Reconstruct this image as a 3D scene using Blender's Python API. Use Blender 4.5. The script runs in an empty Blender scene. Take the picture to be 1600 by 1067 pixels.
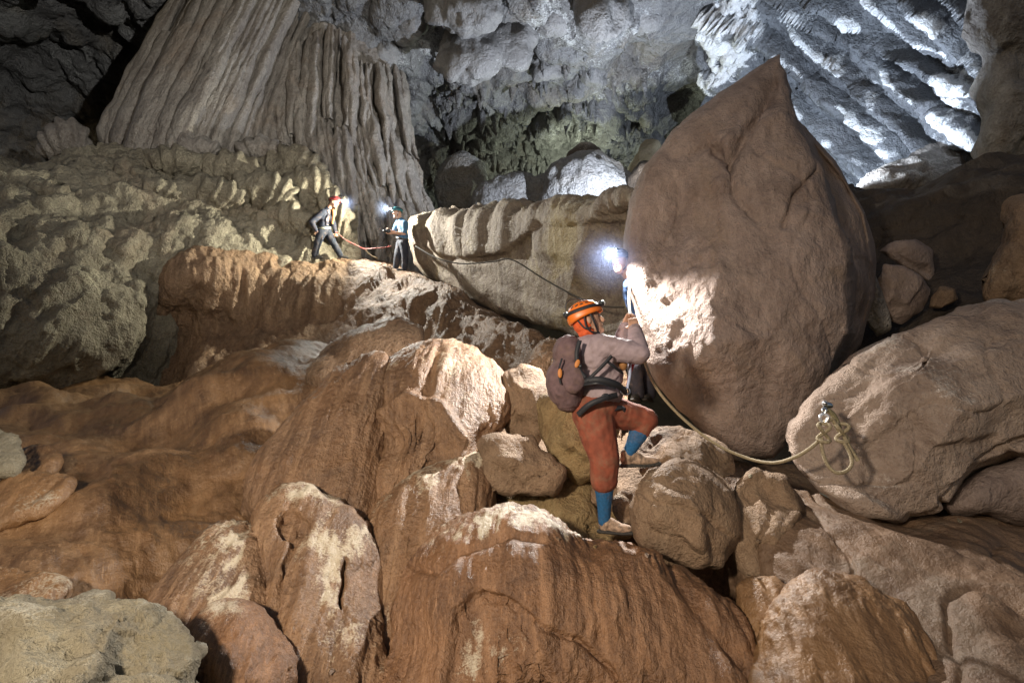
import bpy, bmesh, math, random
import numpy as np
from mathutils import Vector, Matrix

# ------------------------------------------------------------------ camera, world, lights
SC = bpy.context.scene
COL = SC.collection
FPX = 889.0                       # focal length in photograph pixels (20 mm on 36 mm)
PITCH = math.radians(10)
CP, SP = math.cos(PITCH), math.sin(PITCH)

def at(px, py, d):
    """photograph direction + distance along the optical axis -> world point (camera at the origin)"""
    u = (px - 800) / FPX; v = (533.5 - py) / FPX
    return Vector((d * u, d * (CP - v * SP), d * (SP + v * CP)))

def atn(px, py, d):
    u = (px - 800) / FPX; v = (533.5 - py) / FPX
    return np.stack([d * u, d * (CP - v * SP), d * (SP + v * CP)], -1)

cam_d = bpy.data.cameras.new('camera'); cam = bpy.data.objects.new('camera', cam_d); COL.objects.link(cam)
cam_d.sensor_width = 36; cam_d.lens = 36 * FPX / 1600; cam_d.clip_start = 0.05; cam_d.clip_end = 500
cam.location = (0, 0, 0); cam.rotation_euler = (math.pi / 2 + PITCH, 0, 0)
SC.camera = cam

W = bpy.data.worlds.new('World'); SC.world = W; W.use_nodes = True
nt = W.node_tree; bg = nt.nodes['Background']
sky = nt.nodes.new('ShaderNodeTexSky'); sky.sky_type = 'NISHITA'; sky.sun_disc = False
sky.sun_elevation = math.radians(25); sky.sun_rotation = math.radians(200)
nt.links.new(sky.outputs['Color'], bg.inputs['Color']); bg.inputs['Strength'].default_value = 0.040

def aim(o, target):
    o.rotation_euler = (Vector(target) - o.location).to_track_quat('-Z', 'Y').to_euler()

def lamp(name, kind, loc, energy, color, radius=0.05, target=None, cone=None, blend=0.5):
    l = bpy.data.lights.new(name, kind); l.energy = energy; l.color = color
    l.shadow_soft_size = radius
    o = bpy.data.objects.new(name, l); COL.objects.link(o); o.location = loc
    if kind == 'SPOT':
        l.spot_size = math.radians(cone); l.spot_blend = blend
    if target is not None: aim(o, target)
    return o

# the photographer's torch, held to the left behind the camera
lamp('photographer_torch', 'SPOT', (-2.7, -1.5, 1.4), 1750, (1.0, 0.87, 0.70), 0.25, at(680, 660, 5.5), 100, 1.0)
# a caver out of sight behind the pointed boulder, shining up at the roof on the right
lamp('hidden_caver_lamp', 'SPOT', at(1290, 285, 14.2), 1700, (0.70, 0.82, 1.0), 0.04, at(1340, 60, 16), 160, 0.6)
# a caver out of sight behind the far rocks, lighting the back of the chamber
lamp('far_caver_lamp', 'POINT', at(905, 300, 22.8), 420, (0.92, 1.0, 0.74), 0.10)
# a caver standing in the hollow behind the long block, lighting the middle of the roof
lamp('hollow_caver_lamp', 'SPOT', at(1010, 330, 15.0), 3200, (0.82, 0.89, 1.0), 0.06, at(760, 90, 20), 140, 0.9)
# fill light added out of view on the right, brightening the draperies on the left
lamp('drapery_fill', 'SPOT', (4.0, -1.0, 2.0), 9000, (0.98, 0.95, 0.87), 0.08, at(350, 140, 15), 44, 1.0)
# headlamps seen in the picture (their lenses are modelled with the people)
lamp('headlamp_beam_a', 'SPOT', at(540, 314, 14.2), 1700, (1.0, 0.99, 0.90), 0.03, at(720, 400, 12.8), 110, 0.9)
lamp('headlamp_beam_b', 'SPOT', at(612, 322, 13.9), 1500, (1.0, 0.97, 0.78), 0.03, at(330, 330, 12.5), 130, 0.9)
lamp('headlamp_beam_c', 'SPOT', at(951, 401, 6.3), 1050, (1.0, 0.965, 0.91), 0.05, at(790, 740, 4.6), 168, 0.75)

SC.view_settings.view_transform = 'Standard'; SC.view_settings.look = 'None'
SC.view_settings.exposure = 0.2; SC.view_settings.gamma = 1; SC.view_settings.use_curve_mapping = False
SC.render.engine = 'CYCLES'
SC.cycles.use_denoising = True
SC.cycles.max_bounces = 5; SC.cycles.diffuse_bounces = 3; SC.cycles.glossy_bounces = 2
SC.cycles.sample_clamp_indirect = 4.0
SC.cycles.use_light_tree = True

# ------------------------------------------------------------------ noise
_rng = np.random.default_rng(7)
_perm = _rng.permutation(256).astype(np.int32); _perm = np.concatenate([_perm, _perm, _perm])
_g = _rng.normal(size=(256, 3)).astype(np.float32); _g /= np.linalg.norm(_g, axis=1)[:, None]

def _hash(i, j, k):
    return _perm[_perm[_perm[i & 255] + (j & 255)] + (k & 255)]

def pn(P):
    P = np.asarray(P, np.float32)
    I = np.floor(P).astype(np.int32); f = P - I
    w = f * f * f * (f * (f * 6 - 15) + 10)
    out = None
    r = 0
    for a in (0, 1):
        wx = w[..., 0] if a else 1 - w[..., 0]
        for b in (0, 1):
            wy = w[..., 1] if b else 1 - w[..., 1]
            for c in (0, 1):
                wz = w[..., 2] if c else 1 - w[..., 2]
                g = _g[_hash(I[..., 0] + a, I[..., 1] + b, I[..., 2] + c)]
                dd = g[..., 0] * (f[..., 0] - a) + g[..., 1] * (f[..., 1] - b) + g[..., 2] * (f[..., 2] - c)
                r = r + wx * wy * wz * dd
    return r * 1.5

def fbm(P, o=4, gain=0.5):
    r = 0; a = 1.0; s = 0
    for i in range(o):
        r = r + a * pn(P * (2.03 ** i) + 13.7 * i); s += a; a *= gain
    return r / s

def ridged(P, o=4, gain=0.5):
    r = 0; a = 1.0; s = 0
    for i in range(o):
        r = r + a * (1 - 2.2 * np.abs(pn(P * (2.03 ** i) + 7.3 * i))); s += a; a *= gain
    return r / s

def worley(P):
    P = np.asarray(P, np.float32)
    I = np.floor(P).astype(np.int32); f = P - I
    F1 = np.full(P.shape[:-1], 9.0, np.float32); F2 = F1.copy()
    for a in (-1, 0, 1):
        for b in (-1, 0, 1):
            for c in (-1, 0, 1):
                h = _hash(I[..., 0] + a, I[..., 1] + b, I[..., 2] + c)
                q = _g[h] * 0.45 + 0.5
                d = np.sqrt((q[..., 0] + a - f[..., 0]) ** 2 + (q[..., 1] + b - f[..., 1]) ** 2 + (q[..., 2] + c - f[..., 2]) ** 2)
                F2 = np.minimum(F2, np.maximum(F1, d)); F1 = np.minimum(F1, d)
    return F1, F2

def sm(x, a, b):
    t = np.clip((x - a) / (b - a), 0, 1); return t * t * (3 - 2 * t)

def flow(P, direction=(0, 0, 1), squash=0.14):
    """stretch the noise space along the direction the dripping water ran"""
    n = np.array(direction, np.float32); n /= np.linalg.norm(n)
    k = (P @ n)[..., None]
    return P - (1 - squash) * k * n

def near_line(X, Y, poly, width):
    """1 on a polyline given in the rock's own layout coordinates, fading over width"""
    best = np.full(X.shape, 1e9, np.float32)
    for (x0, y0), (x1, y1) in zip(poly[:-1], poly[1:]):
        dx, dy = x1 - x0, y1 - y0
        t = np.clip(((X - x0) * dx + (Y - y0) * dy) / (dx * dx + dy * dy), 0, 1)
        best = np.minimum(best, np.hypot(X - x0 - t * dx, Y - y0 - t * dy))
    return np.exp(-(best / width) ** 2)

def in_poly(X, Y, poly, soft):
    """1 inside a polygon, 0 outside, soft edge"""
    ins = np.zeros(X.shape, bool); best = np.full(X.shape, 1e9, np.float32)
    for (x0, y0), (x1, y1) in zip(poly, poly[1:] + poly[:1]):
        cond = (y0 > Y) != (y1 > Y)
        xi = (x1 - x0) * (Y - y0) / ((y1 - y0) if y1 != y0 else 1e-6) + x0
        ins ^= cond & (X < xi)
        dx, dy = x1 - x0, y1 - y0
        t = np.clip(((X - x0) * dx + (Y - y0) * dy) / (dx * dx + dy * dy + 1e-9), 0, 1)
        best = np.minimum(best, np.hypot(X - x0 - t * dx, Y - y0 - t * dy))
    sd = np.where(ins, best, -best)
    return sm(sd, -soft, soft)
# ------------------------------------------------------------------ materials
def simple(name, col, rough=0.7, metal=0.0, noise=0.0, nscale=60, bump=0.0, emit=None, estr=0, mud=0.0):
    m = bpy.data.materials.new(name); m.use_nodes = True
    n = m.node_tree.nodes; l = m.node_tree.links; b = n['Principled BSDF']
    b.inputs['Roughness'].default_value = rough; b.inputs['Metallic'].default_value = metal
    b.inputs['Base Color'].default_value = (*col, 1)
    if noise or bump:
        g = n.new('ShaderNodeNewGeometry'); t = n.new('ShaderNodeTexNoise')
        t.inputs['Scale'].default_value = nscale; t.inputs['Detail'].default_value = 5
        l.new(g.outputs['Position'], t.inputs['Vector'])
        if noise:
            r = n.new('ShaderNodeValToRGB'); r.color_ramp.elements[0].position = 0.3; r.color_ramp.elements[1].position = 0.7
            r.color_ramp.elements[0].color = (*[c * (1 - noise) for c in col], 1)
            r.color_ramp.elements[1].color = (*[min(1, c * (1 + noise)) for c in col], 1)
            l.new(t.outputs['Fac'], r.inputs['Fac']); l.new(r.outputs['Color'], b.inputs['Base Color'])
            if mud:                                             # dried cave mud smeared on the cloth
                t2 = n.new('ShaderNodeTexNoise'); t2.inputs['Scale'].default_value = 9; t2.inputs['Detail'].default_value = 8; t2.inputs['Roughness'].default_value = 0.7
                l.new(g.outputs['Position'], t2.inputs['Vector'])
                mr = n.new('ShaderNodeMapRange'); mr.inputs['From Min'].default_value = 0.50; mr.inputs['From Max'].default_value = 0.66; mr.inputs['To Max'].default_value = mud
                l.new(t2.outputs['Fac'], mr.inputs['Value']); mx = n.new('ShaderNodeMix'); mx.data_type = 'RGBA'; l.new(mr.outputs['Result'], mx.inputs[0])
                l.new(r.outputs['Color'], mx.inputs[6]); mx.inputs[7].default_value = (0.20, 0.125, 0.075, 1); l.new(mx.outputs[2], b.inputs['Base Color'])
        if bump:
            bp = n.new('ShaderNodeBump'); bp.inputs['Strength'].default_value = 0.7; bp.inputs['Distance'].default_value = bump
            l.new(t.outputs['Fac'], bp.inputs['Height']); l.new(bp.outputs['Normal'], b.inputs['Normal'])
    if emit:
        b.inputs['Emission Color'].default_value = (*emit, 1); b.inputs['Emission Strength'].default_value = estr
    return m

def rock_mat(name, c_dark, c_mid, c_light, c_lit_crust=(0.62, 0.58, 0.50), px=0.005, streak=0.5, stretch=0.12,
             rough=0.72, bump=1.0, spec=0.35, c_stain=None, grain=1.0, fd=(0, 0, 1)):
    """px: metres that one photograph pixel covers on this rock, sets the size of the finest texture"""
    m = bpy.data.materials.new(name); m.use_nodes = True
    T = m.node_tree; n = T.nodes; l = T.links; b = n['Principled BSDF']
    geo = n.new('ShaderNodeNewGeometry'); P = geo.outputs['Position']
    def mapping(sx, sy, sz):
        v = n.new('ShaderNodeVectorMath'); v.operation = 'MULTIPLY'; l.new(P, v.inputs[0]); v.inputs[1].default_value = (sx, sy, sz)
        return v.outputs[0]
    def noise(vec, scale, detail=5, rgh=0.55, dist=0.0):
        t = n.new('ShaderNodeTexNoise'); t.inputs['Scale'].default_value = scale; t.inputs['Detail'].default_value = detail
        t.inputs['Roughness'].default_value = rgh; t.inputs['Distortion'].default_value = dist
        l.new(vec, t.inputs['Vector']); return t.outputs['Fac']
    def ramp(fac, a, bb):
        r = n.new('ShaderNodeMapRange'); r.inputs['From Min'].default_value = a; r.inputs['From Max'].default_value = bb
        l.new(fac, r.inputs['Value']); return r.outputs['Result']
    def mix(fac, A, B, blend='MIX'):
        x = n.new('ShaderNodeMix'); x.data_type = 'RGBA'; x.blend_type = blend
        for s, v in ((x.inputs[6], A), (x.inputs[7], B)):
            if isinstance(v, tuple): s.default_value = (*v, 1)
            else: l.new(v, s)
        if isinstance(fac, float): x.inputs[0].default_value = fac
        else: l.new(fac, x.inputs[0])
        return x.outputs[2]
    def mul(a, k):
        x = n.new('ShaderNodeMath'); x.operation = 'MULTIPLY'; l.new(a, x.inputs[0])
        if isinstance(k, (int, float)): x.inputs[1].default_value = k
        else: l.new(k, x.inputs[1])
        return x.outputs[0]
    def add(a, c):
        x = n.new('ShaderNodeMath'); x.operation = 'ADD'; l.new(a, x.inputs[0]); l.new(c, x.inputs[1]); return x.outputs[0]
    iso = mapping(1, 1, 1)
    L = math.sqrt(sum(q * q for q in fd)); fdn = tuple(q / L for q in fd)
    dp = n.new('ShaderNodeVectorMath'); dp.operation = 'DOT_PRODUCT'; l.new(P, dp.inputs[0]); dp.inputs[1].default_value = fdn
    scv = n.new('ShaderNodeVectorMath'); scv.operation = 'SCALE'; scv.inputs[0].default_value = fdn; l.new(mul(dp.outputs['Value'], 1 - stretch), scv.inputs['Scale'])
    sb = n.new('ShaderNodeVectorMath'); sb.operation = 'SUBTRACT'; l.new(P, sb.inputs[0]); l.new(scv.outputs[0], sb.inputs[1]); ver = sb.outputs[0]
    big = noise(iso, 0.010 / px, 6, 0.6, 0.6)
    st = noise(ver, 0.05 / px, 5, 0.6, 0.3)
    st2 = noise(ver, 0.16 / px, 4, 0.6, 0.4)
    st3 = noise(ver, 0.42 / px, 3, 0.55, 0.5)
    fine = noise(iso, 0.16 / px, 5, 0.65)
    spk = noise(iso, 0.45 / px, 2, 0.5)
    c = mix(ramp(big, 0.36, 0.62), c_dark, c_mid)
    c = mix(mul(ramp(st, 0.45, 0.75), streak), c, c_light)
    where = noise(iso, 0.012 / px, 3, 0.55)
    sw = mul(ramp(where, 0.38, 0.62), streak)
    c = mix(mul(ramp(st2, 0.52, 0.30), mul(sw, 0.75)), c, c_dark)
    c = mix(mul(ramp(st2, 0.56, 0.76), mul(sw, 0.8)), c, c_light)
    patch = noise(iso, 0.02 / px, 4, 0.6)
    c = mix(mul(mul(ramp(st3, 0.56, 0.68), ramp(patch, 0.42, 0.62)), streak * 0.9), c, c_light)
    c = mix(mul(ramp(st3, 0.44, 0.30), mul(sw, 0.5)), c, c_dark)
    if c_stain is not None:
        s2 = noise(iso, 0.006 / px, 7, 0.68, 1.2)
        c = mix(ramp(s2, 0.52, 0.66), c, c_stain)
    c = mix(mul(ramp(fine, 0.35, 0.7), 0.35 * grain), c, c_light)
    c = mix(mul(ramp(spk, 0.52, 0.36), 0.38 * grain), c, c_dark)
    at_ = n.new('ShaderNodeAttribute'); at_.attribute_name = 'crust'
    cr = add(at_.outputs['Fac'], mul(add(fine, spk), 0.55))
    crm = ramp(cr, 0.85, 1.15)
    c = mix(crm, c, c_lit_crust)  # calcite colour, doubling as lamp light painted on tops and rims
    l.new(c, b.inputs['Base Color'])
    rr = n.new('ShaderNodeMapRange'); rr.inputs['To Min'].default_value = rough - 0.18; rr.inputs['To Max'].default_value = min(1, rough + 0.15)
    l.new(fine, rr.inputs['Value']); l.new(rr.outputs['Result'], b.inputs['Roughness'])
    b.inputs['Specular IOR Level'].default_value = spec
    h = add(add(mul(fine, 8.0 * px * bump), mul(st, 7.0 * px * bump)), mul(mul(st2, sw), 7.5 * px * bump))
    h = add(h, mul(spk, 2.6 * px * bump))
    h = add(h, mul(mul(st3, sw), 3.2 * px * bump))
    h = add(h, mul(noise(iso, 0.07 / px, 4, 0.6), 9.0 * px * bump))
    bp = n.new('ShaderNodeBump'); bp.inputs['Strength'].default_value = 0.85; bp.inputs['Distance'].default_value = 1.0
    l.new(h, bp.inputs['Height']); l.new(bp.outputs['Normal'], b.inputs['Normal'])
    return m

FD = (0.0, -0.62, -0.78)
BRN = dict(c_dark=(0.085, 0.042, 0.020), c_mid=(0.195, 0.096, 0.040), c_light=(0.39, 0.235, 0.13), c_lit_crust=(0.50, 0.41, 0.29), rough=0.5, spec=0.6, stretch=0.08, fd=FD, bump=0.62)
M_brown3 = rock_mat('brown_flowstone_close', px=0.0036, streak=0.8, c_dark=(0.085, 0.037, 0.015), c_mid=(0.18, 0.080, 0.029), c_light=(0.38, 0.205, 0.105), c_lit_crust=(0.48, 0.40, 0.29), rough=0.5, spec=0.6, stretch=0.08, fd=FD, bump=0.62)
M_brown5 = rock_mat('brown_flowstone', px=0.0055, streak=0.75, **BRN)
M_brown9 = rock_mat('brown_flowstone_terrace', px=0.011, streak=0.75, c_dark=(0.085, 0.046, 0.024), c_mid=(0.20, 0.112, 0.06), c_light=(0.38, 0.25, 0.15), c_lit_crust=(0.50, 0.45, 0.33), rough=0.6, spec=0.45, stretch=0.1)
M_smooth = rock_mat('smooth_brown_flowstone', px=0.006, streak=0.55, bump=0.35, grain=0.4, rough=0.5, spec=0.5, stretch=0.08, fd=(0.35, -0.45, -0.55),
                    c_dark=(0.085, 0.042, 0.018), c_mid=(0.215, 0.112, 0.046), c_light=(0.37, 0.22, 0.11), c_lit_crust=(0.42, 0.36, 0.27))
M_slope = rock_mat('dark_brown_slope', px=0.0045, streak=0.4, bump=0.45, grain=0.6, rough=0.6, spec=0.45, stretch=0.15, fd=(0.6, -0.5, -0.6),
                    c_dark=(0.08, 0.043, 0.022), c_mid=(0.165, 0.095, 0.052), c_light=(0.28, 0.185, 0.12), c_lit_crust=(0.42, 0.36, 0.27), c_stain=(0.15, 0.105, 0.07))
M_boulder = rock_mat('buff_boulder', px=0.0068, streak=0.5, bump=0.6, grain=0.65, stretch=0.3, rough=0.7, c_stain=(0.21, 0.15, 0.112),
                     c_dark=(0.15, 0.105, 0.086), c_mid=(0.27, 0.20, 0.168), c_light=(0.41, 0.315, 0.265), c_lit_crust=(0.52, 0.47, 0.43))
M_rock4 = rock_mat('tan_rock', px=0.0046, streak=0.4, bump=0.9, grain=0.9, stretch=0.3, fd=FD,
                   c_dark=(0.11, 0.066, 0.038), c_mid=(0.24, 0.15, 0.09), c_light=(0.40, 0.28, 0.18), c_lit_crust=(0.52, 0.45, 0.34))
M_anchor = rock_mat('stained_boulder', px=0.0052, streak=0.3, bump=0.9, grain=0.8, stretch=0.5, c_stain=(0.15, 0.10, 0.075),
                    c_dark=(0.23, 0.16, 0.12), c_mid=(0.36, 0.265, 0.205), c_light=(0.50, 0.40, 0.33), c_lit_crust=(0.60, 0.52, 0.45))
M_pale = rock_mat('pale_calcite', px=0.0032, streak=0.4, bump=1.3, c_stain=(0.20, 0.16, 0.09),
                  c_dark=(0.16, 0.13, 0.085), c_mid=(0.28, 0.24, 0.16), c_light=(0.40, 0.355, 0.26), c_lit_crust=(0.46, 0.42, 0.33))
M_block = rock_mat('streaked_block', px=0.012, streak=0.8, bump=0.6, stretch=0.08, c_stain=(0.35, 0.275, 0.135),
                   c_dark=(0.12, 0.085, 0.065), c_mid=(0.225, 0.175, 0.135), c_light=(0.40, 0.345, 0.26), c_lit_crust=(0.62, 0.58, 0.46))  # yellowish lamp light on the hollow is put into the stain tone
M_left = rock_mat('olive_flowstone_wall', px=0.013, streak=0.6, bump=1.3, stretch=0.15, fd=(0.45, -0.1, 0.9), c_stain=(0.22, 0.17, 0.12),
                  c_dark=(0.095, 0.078, 0.055), c_mid=(0.21, 0.18, 0.13), c_light=(0.39, 0.35, 0.26), c_lit_crust=(0.5, 0.46, 0.33))
M_drape = rock_mat('grey_drapery', px=0.018, streak=0.7, bump=0.8, stretch=0.1, fd=(0.35, 0, 0.9), c_stain=(0.22, 0.17, 0.13),
                   c_dark=(0.12, 0.10, 0.088), c_mid=(0.235, 0.21, 0.185), c_light=(0.40, 0.37, 0.33), c_lit_crust=(0.5, 0.47, 0.42))
M_roof = rock_mat('grey_limestone_roof', px=0.023, streak=0.25, bump=1.3, stretch=0.4,
                  c_dark=(0.10, 0.096, 0.10), c_mid=(0.21, 0.21, 0.215), c_light=(0.36, 0.365, 0.36), c_lit_crust=(0.55, 0.56, 0.56),
                  c_stain=(0.20, 0.175, 0.145))
M_roofr = rock_mat('blue_grey_limestone', px=0.018, streak=0.2, bump=1.0, stretch=0.6,
                   c_dark=(0.11, 0.11, 0.118), c_mid=(0.20, 0.21, 0.225), c_light=(0.34, 0.35, 0.36), c_lit_crust=(0.85, 0.86, 0.87))
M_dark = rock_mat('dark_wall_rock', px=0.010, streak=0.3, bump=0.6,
                  c_dark=(0.03, 0.022, 0.016), c_mid=(0.062, 0.044, 0.03), c_light=(0.12, 0.09, 0.067), c_lit_crust=(0.4, 0.35, 0.3))
M_boss = rock_mat('smooth_grey_boss', px=0.02, streak=0.25, bump=0.7, stretch=0.5, grain=0.7,
                  c_dark=(0.15, 0.145, 0.145), c_mid=(0.25, 0.245, 0.245), c_light=(0.36, 0.36, 0.355), c_lit_crust=(0.5, 0.5, 0.5))
M_ochre = rock_mat('ochre_rock', px=0.0046, streak=0.4, bump=1.0, grain=0.9, stretch=0.3, fd=FD,
                   c_dark=(0.12, 0.07, 0.03), c_mid=(0.27, 0.18, 0.08), c_light=(0.44, 0.33, 0.17), c_lit_crust=(0.55, 0.48, 0.32))
# ------------------------------------------------------------------ mesh building
def props(o, label=None, cat=None, group=None, kind=None):
    if label: o['label'] = label
    if cat: o['category'] = cat
    if group: o['group'] = group
    if kind: o['kind'] = kind
    return o

def link_mesh(name, V, F, mat, parent=None, crust=None, recentre=True, smooth=True):
    V = np.asarray(V, np.float32).reshape(-1, 3); F = np.asarray(F, np.int32)
    loc = np.zeros(3)
    if recentre and parent is None:
        loc = np.array([V[:, 0].mean(), V[:, 1].mean(), V[:, 2].min()]); V = V - loc.astype(np.float32)
    me = bpy.data.meshes.new(name)
    k = F.shape[1]
    me.vertices.add(len(V)); me.vertices.foreach_set('co', V.ravel())
    me.loops.add(F.size); me.loops.foreach_set('vertex_index', F.ravel())
    me.polygons.add(len(F)); me.polygons.foreach_set('loop_start', np.arange(0, F.size, k, dtype=np.int32))
    me.polygons.foreach_set('loop_total', np.full(len(F), k, np.int32))
    me.polygons.foreach_set('use_smooth', np.full(len(F), smooth))
    me.update(calc_edges=True)
    if crust is not None:
        a = me.attributes.new('crust', 'FLOAT', 'POINT'); a.data.foreach_set('value', np.asarray(crust, np.float32).ravel())  # calcite crust, with lamp light painted on tops and rims
    me.materials.append(mat)
    o = bpy.data.objects.new(name, me); COL.objects.link(o); o.location = loc
    if parent is not None: o.parent = parent
    return o

def grid_faces(nr, nc, wrap=False):
    i = np.arange(nr - 1)[:, None]; j = np.arange(nc if wrap else nc - 1)[None, :]
    j2 = (j + 1) % nc
    a = i * nc + j; b = i * nc + j2; c = (i + 1) * nc + j2; d = (i + 1) * nc + j
    return np.stack([a + 0 * j, b + 0 * i, c + 0 * i, d + 0 * j], -1).reshape(-1, 4)

def catmull(C, n, closed=False):
    """C: (k, ...) control values -> n samples"""
    C = np.asarray(C, np.float32); k = len(C)
    t = np.linspace(0, k if closed else k - 1, n, endpoint=not closed)
    i = np.floor(t).astype(int); f = t - i
    if not closed:
        i = np.minimum(i, k - 2); f = t - i
    idx = [(i + s) % k if closed else np.clip(i + s, 0, k - 1) for s in (-1, 0, 1, 2)]
    p0, p1, p2, p3 = (C[q] for q in idx)
    f = f.reshape((-1,) + (1,) * (C.ndim - 1))
    return 0.5 * (2 * p1 + (p2 - p0) * f + (2 * p0 - 5 * p1 + 4 * p2 - p3) * f * f + (3 * p1 - p0 - 3 * p2 + p3) * f ** 3)

def grid_normals(P, wrap=False):
    if wrap: du = np.roll(P, -1, 1) - np.roll(P, 1, 1)
    else: du = np.gradient(P, axis=1)
    dv = np.gradient(P, axis=0)
    N = np.cross(du, dv); N /= np.linalg.norm(N, axis=-1, keepdims=True) + 1e-12
    return N

class Ctx: pass

def displace(P, X, Y, fns, wrap, flip, U=None, V=None, R=None):
    c = Ctx(); c.X, c.Y, c.U, c.V, c.R, c.crust = X, Y, U, V, R, 0.0
    for f in fns:
        c.P = P; N = grid_normals(P, wrap)
        for _ in range(2):                                   # soften, so that fine steps do not fold over
            Z = np.pad(N, ((1, 1), (1, 1), (0, 0)), mode='edge')
            N = Z[1:-1, 1:-1] * 2 + Z[:-2, 1:-1] + Z[2:, 1:-1] + Z[1:-1, :-2] + Z[1:-1, 2:]
        N /= np.linalg.norm(N, axis=-1, keepdims=True) + 1e-12; c.N = N * flip
        P = P + c.N * np.asarray(f(c), np.float32)[..., None]
    displace.crust = c.crust
    return P

def make_lit_crust(P, N, amount, up, scale):
    if amount is None: return np.zeros(P.shape[:-1])
    return amount + up * N[..., 2] + 0.75 * fbm(P * scale, 4)  # calcite patches; the up term also paints lamplit tops paler

def sheet(name, rows, mat, fns=(), step=3.2, crust=(None, 0, 1), label=None, cat=None, kind='structure', group=None, parent=None):
    """a rock surface swept through rows of (px, py, distance) stations"""
    C = np.array(rows, np.float32)
    w = max(np.hypot(*(C[r, 1:, :2] - C[r, :-1, :2]).T).sum() for r in range(C.shape[0]))
    h = max(np.hypot(*(C[1:, k, :2] - C[:-1, k, :2]).T).sum() for k in range(C.shape[1]))
    nv, nu = max(12, int(h / step)), max(12, int(w / step))
    G = catmull(C, nv); G = np.swapaxes(catmull(np.swapaxes(G, 0, 1), nu), 0, 1)
    X, Y, D = G[..., 0], G[..., 1], G[..., 2]
    P = atn(X, Y, D)
    N = grid_normals(P); mid = P[nv // 2, nu // 2]
    flip = -1.0 if np.sum(N[nv // 2, nu // 2] * mid) > 0 else 1.0
    U, V = np.meshgrid(np.linspace(0, 1, nu), np.linspace(0, 1, nv))
    P = displace(P, X, Y, fns, False, flip, U, V)
    cr = make_lit_crust(P, grid_normals(P) * flip, *crust) + displace.crust
    o = link_mesh(name, P, grid_faces(nv, nu), mat, parent, cr)
    if parent is None: props(o, label, cat, group, kind)
    return o

def blob(name, outline, d, bulge, mat, fns=(), centre=None, tx=0.0, ty=0.0, pw=2.0, back=None, step=3.2, crust=(None, 0, 1),
         label=None, cat='boulder', group=None, kind=None, parent=None, cuts=0, planes=(), seed=1, spread=0.75, cut_lo=0.5, cut_hi=0.85, relief=None, sharp=0.0):
    """a closed rounded rock: outline (px, py) at distance d, belly towards the viewer, tilted by tx / ty, closed behind"""
    O = np.array(outline, np.float32)
    per = np.hypot(*(np.roll(O, -1, 0) - O).T).sum()
    B = catmull(O, 1200, True)
    if sharp:
        q = np.linspace(0, len(O), 1200, endpoint=False); i = q.astype(int); f = (q - i)[:, None]
        B = B * (1 - sharp) + sharp * (O[i] * (1 - f) + O[(i + 1) % len(O)] * f)
    L = np.concatenate([[0], np.cumsum(np.hypot(*(np.roll(B, -1, 0) - B).T))]); q = np.linspace(0, L[-1], 1200, endpoint=False)
    B = np.stack([np.interp(q, L, np.append(B[:, k], B[0, k])) for k in (0, 1)], -1)
    c = np.array(centre if centre else B.mean(0), np.float32)
    n = max(5, int(per / (4 * step) / 4)) * 4 + 1
    g = np.linspace(-1, 1, n); gx, gy = np.meshgrid(g, g)
    ux = gx * np.sqrt(1 - gy * gy / 2); uy = gy * np.sqrt(1 - gx * gx / 2)
    r = np.clip(np.hypot(ux, uy), 0, 1); ph = (np.arctan2(uy, ux) / (2 * math.pi)) % 1.0
    fi = ph * 1200; i0 = np.floor(fi).astype(int) % 1200; ff = (fi - np.floor(fi))[..., None]
    bb = B[i0] * (1 - ff) + B[(i0 + 1) % 1200] * ff
    rr = 0.55 * r + 0.45 * np.sin(r * math.pi / 2)
    XY = c + rr[..., None] * (bb - c); X, Y = XY[..., 0], XY[..., 1]
    prof = (1 - np.clip(rr, 0, 1) ** pw) ** (1 / pw)
    bk = bulge * 0.8 if back is None else back
    base = d + tx * (X - c[0]) / FPX * d + ty * (c[1] - Y) / FPX * d
    belly = np.maximum(base - bulge * prof, 0.35 * d)
    if relief is not None: belly = belly + relief(X, Y, rr)
    P = atn(X, Y, belly)
    N = grid_normals(P); flip = -1.0 if np.sum(N[n // 2, n // 2] * P[n // 2, n // 2]) > 0 else 1.0
    # flat broken faces: shave the belly off along planes, the outline stays
    C3 = P.reshape(-1, 3).mean(0); view = C3 / np.linalg.norm(C3); rg = np.random.default_rng(seed)
    pls = [(np.array(q[0], float), q[1]) for q in planes] + [(-view + spread * rg.normal(size=3), rg.uniform(cut_lo, cut_hi)) for _ in range(cuts)]
    wgt = (1 - rr ** 8) * 0.96
    for nn, off in pls:
        nn = nn / np.linalg.norm(nn); h = (P - C3) @ nn; ex = np.maximum(0, h - off * h.max()); P = P - (ex * wgt)[..., None] * nn
    P = displace(P, X, Y, fns, False, flip, R=rr)
    cr = make_lit_crust(P, grid_normals(P) * flip, *crust) + displace.crust
    Q = atn(X, Y, base + bk * prof)[::4, ::4].copy()
    for sl in (np.s_[0, :], np.s_[-1, :], np.s_[:, 0], np.s_[:, -1]): Q[sl] = P[::4, ::4][sl]
    m = Q.shape[0]; F = grid_faces(n, n); F2 = grid_faces(m, m)[:, ::-1] + n * n
    if flip < 0: F, F2 = F[:, ::-1], F2[:, ::-1]
    shift = np.array(parent.location, np.float32) if parent is not None else np.zeros(3, np.float32)
    o = link_mesh(name, np.concatenate([P.reshape(-1, 3), Q.reshape(-1, 3)]) - shift, np.concatenate([F, F2]), mat, parent, np.concatenate([cr.ravel(), cr[::4, ::4].ravel()]))
    if parent is None: props(o, label, cat, group, kind)
    return o

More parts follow.
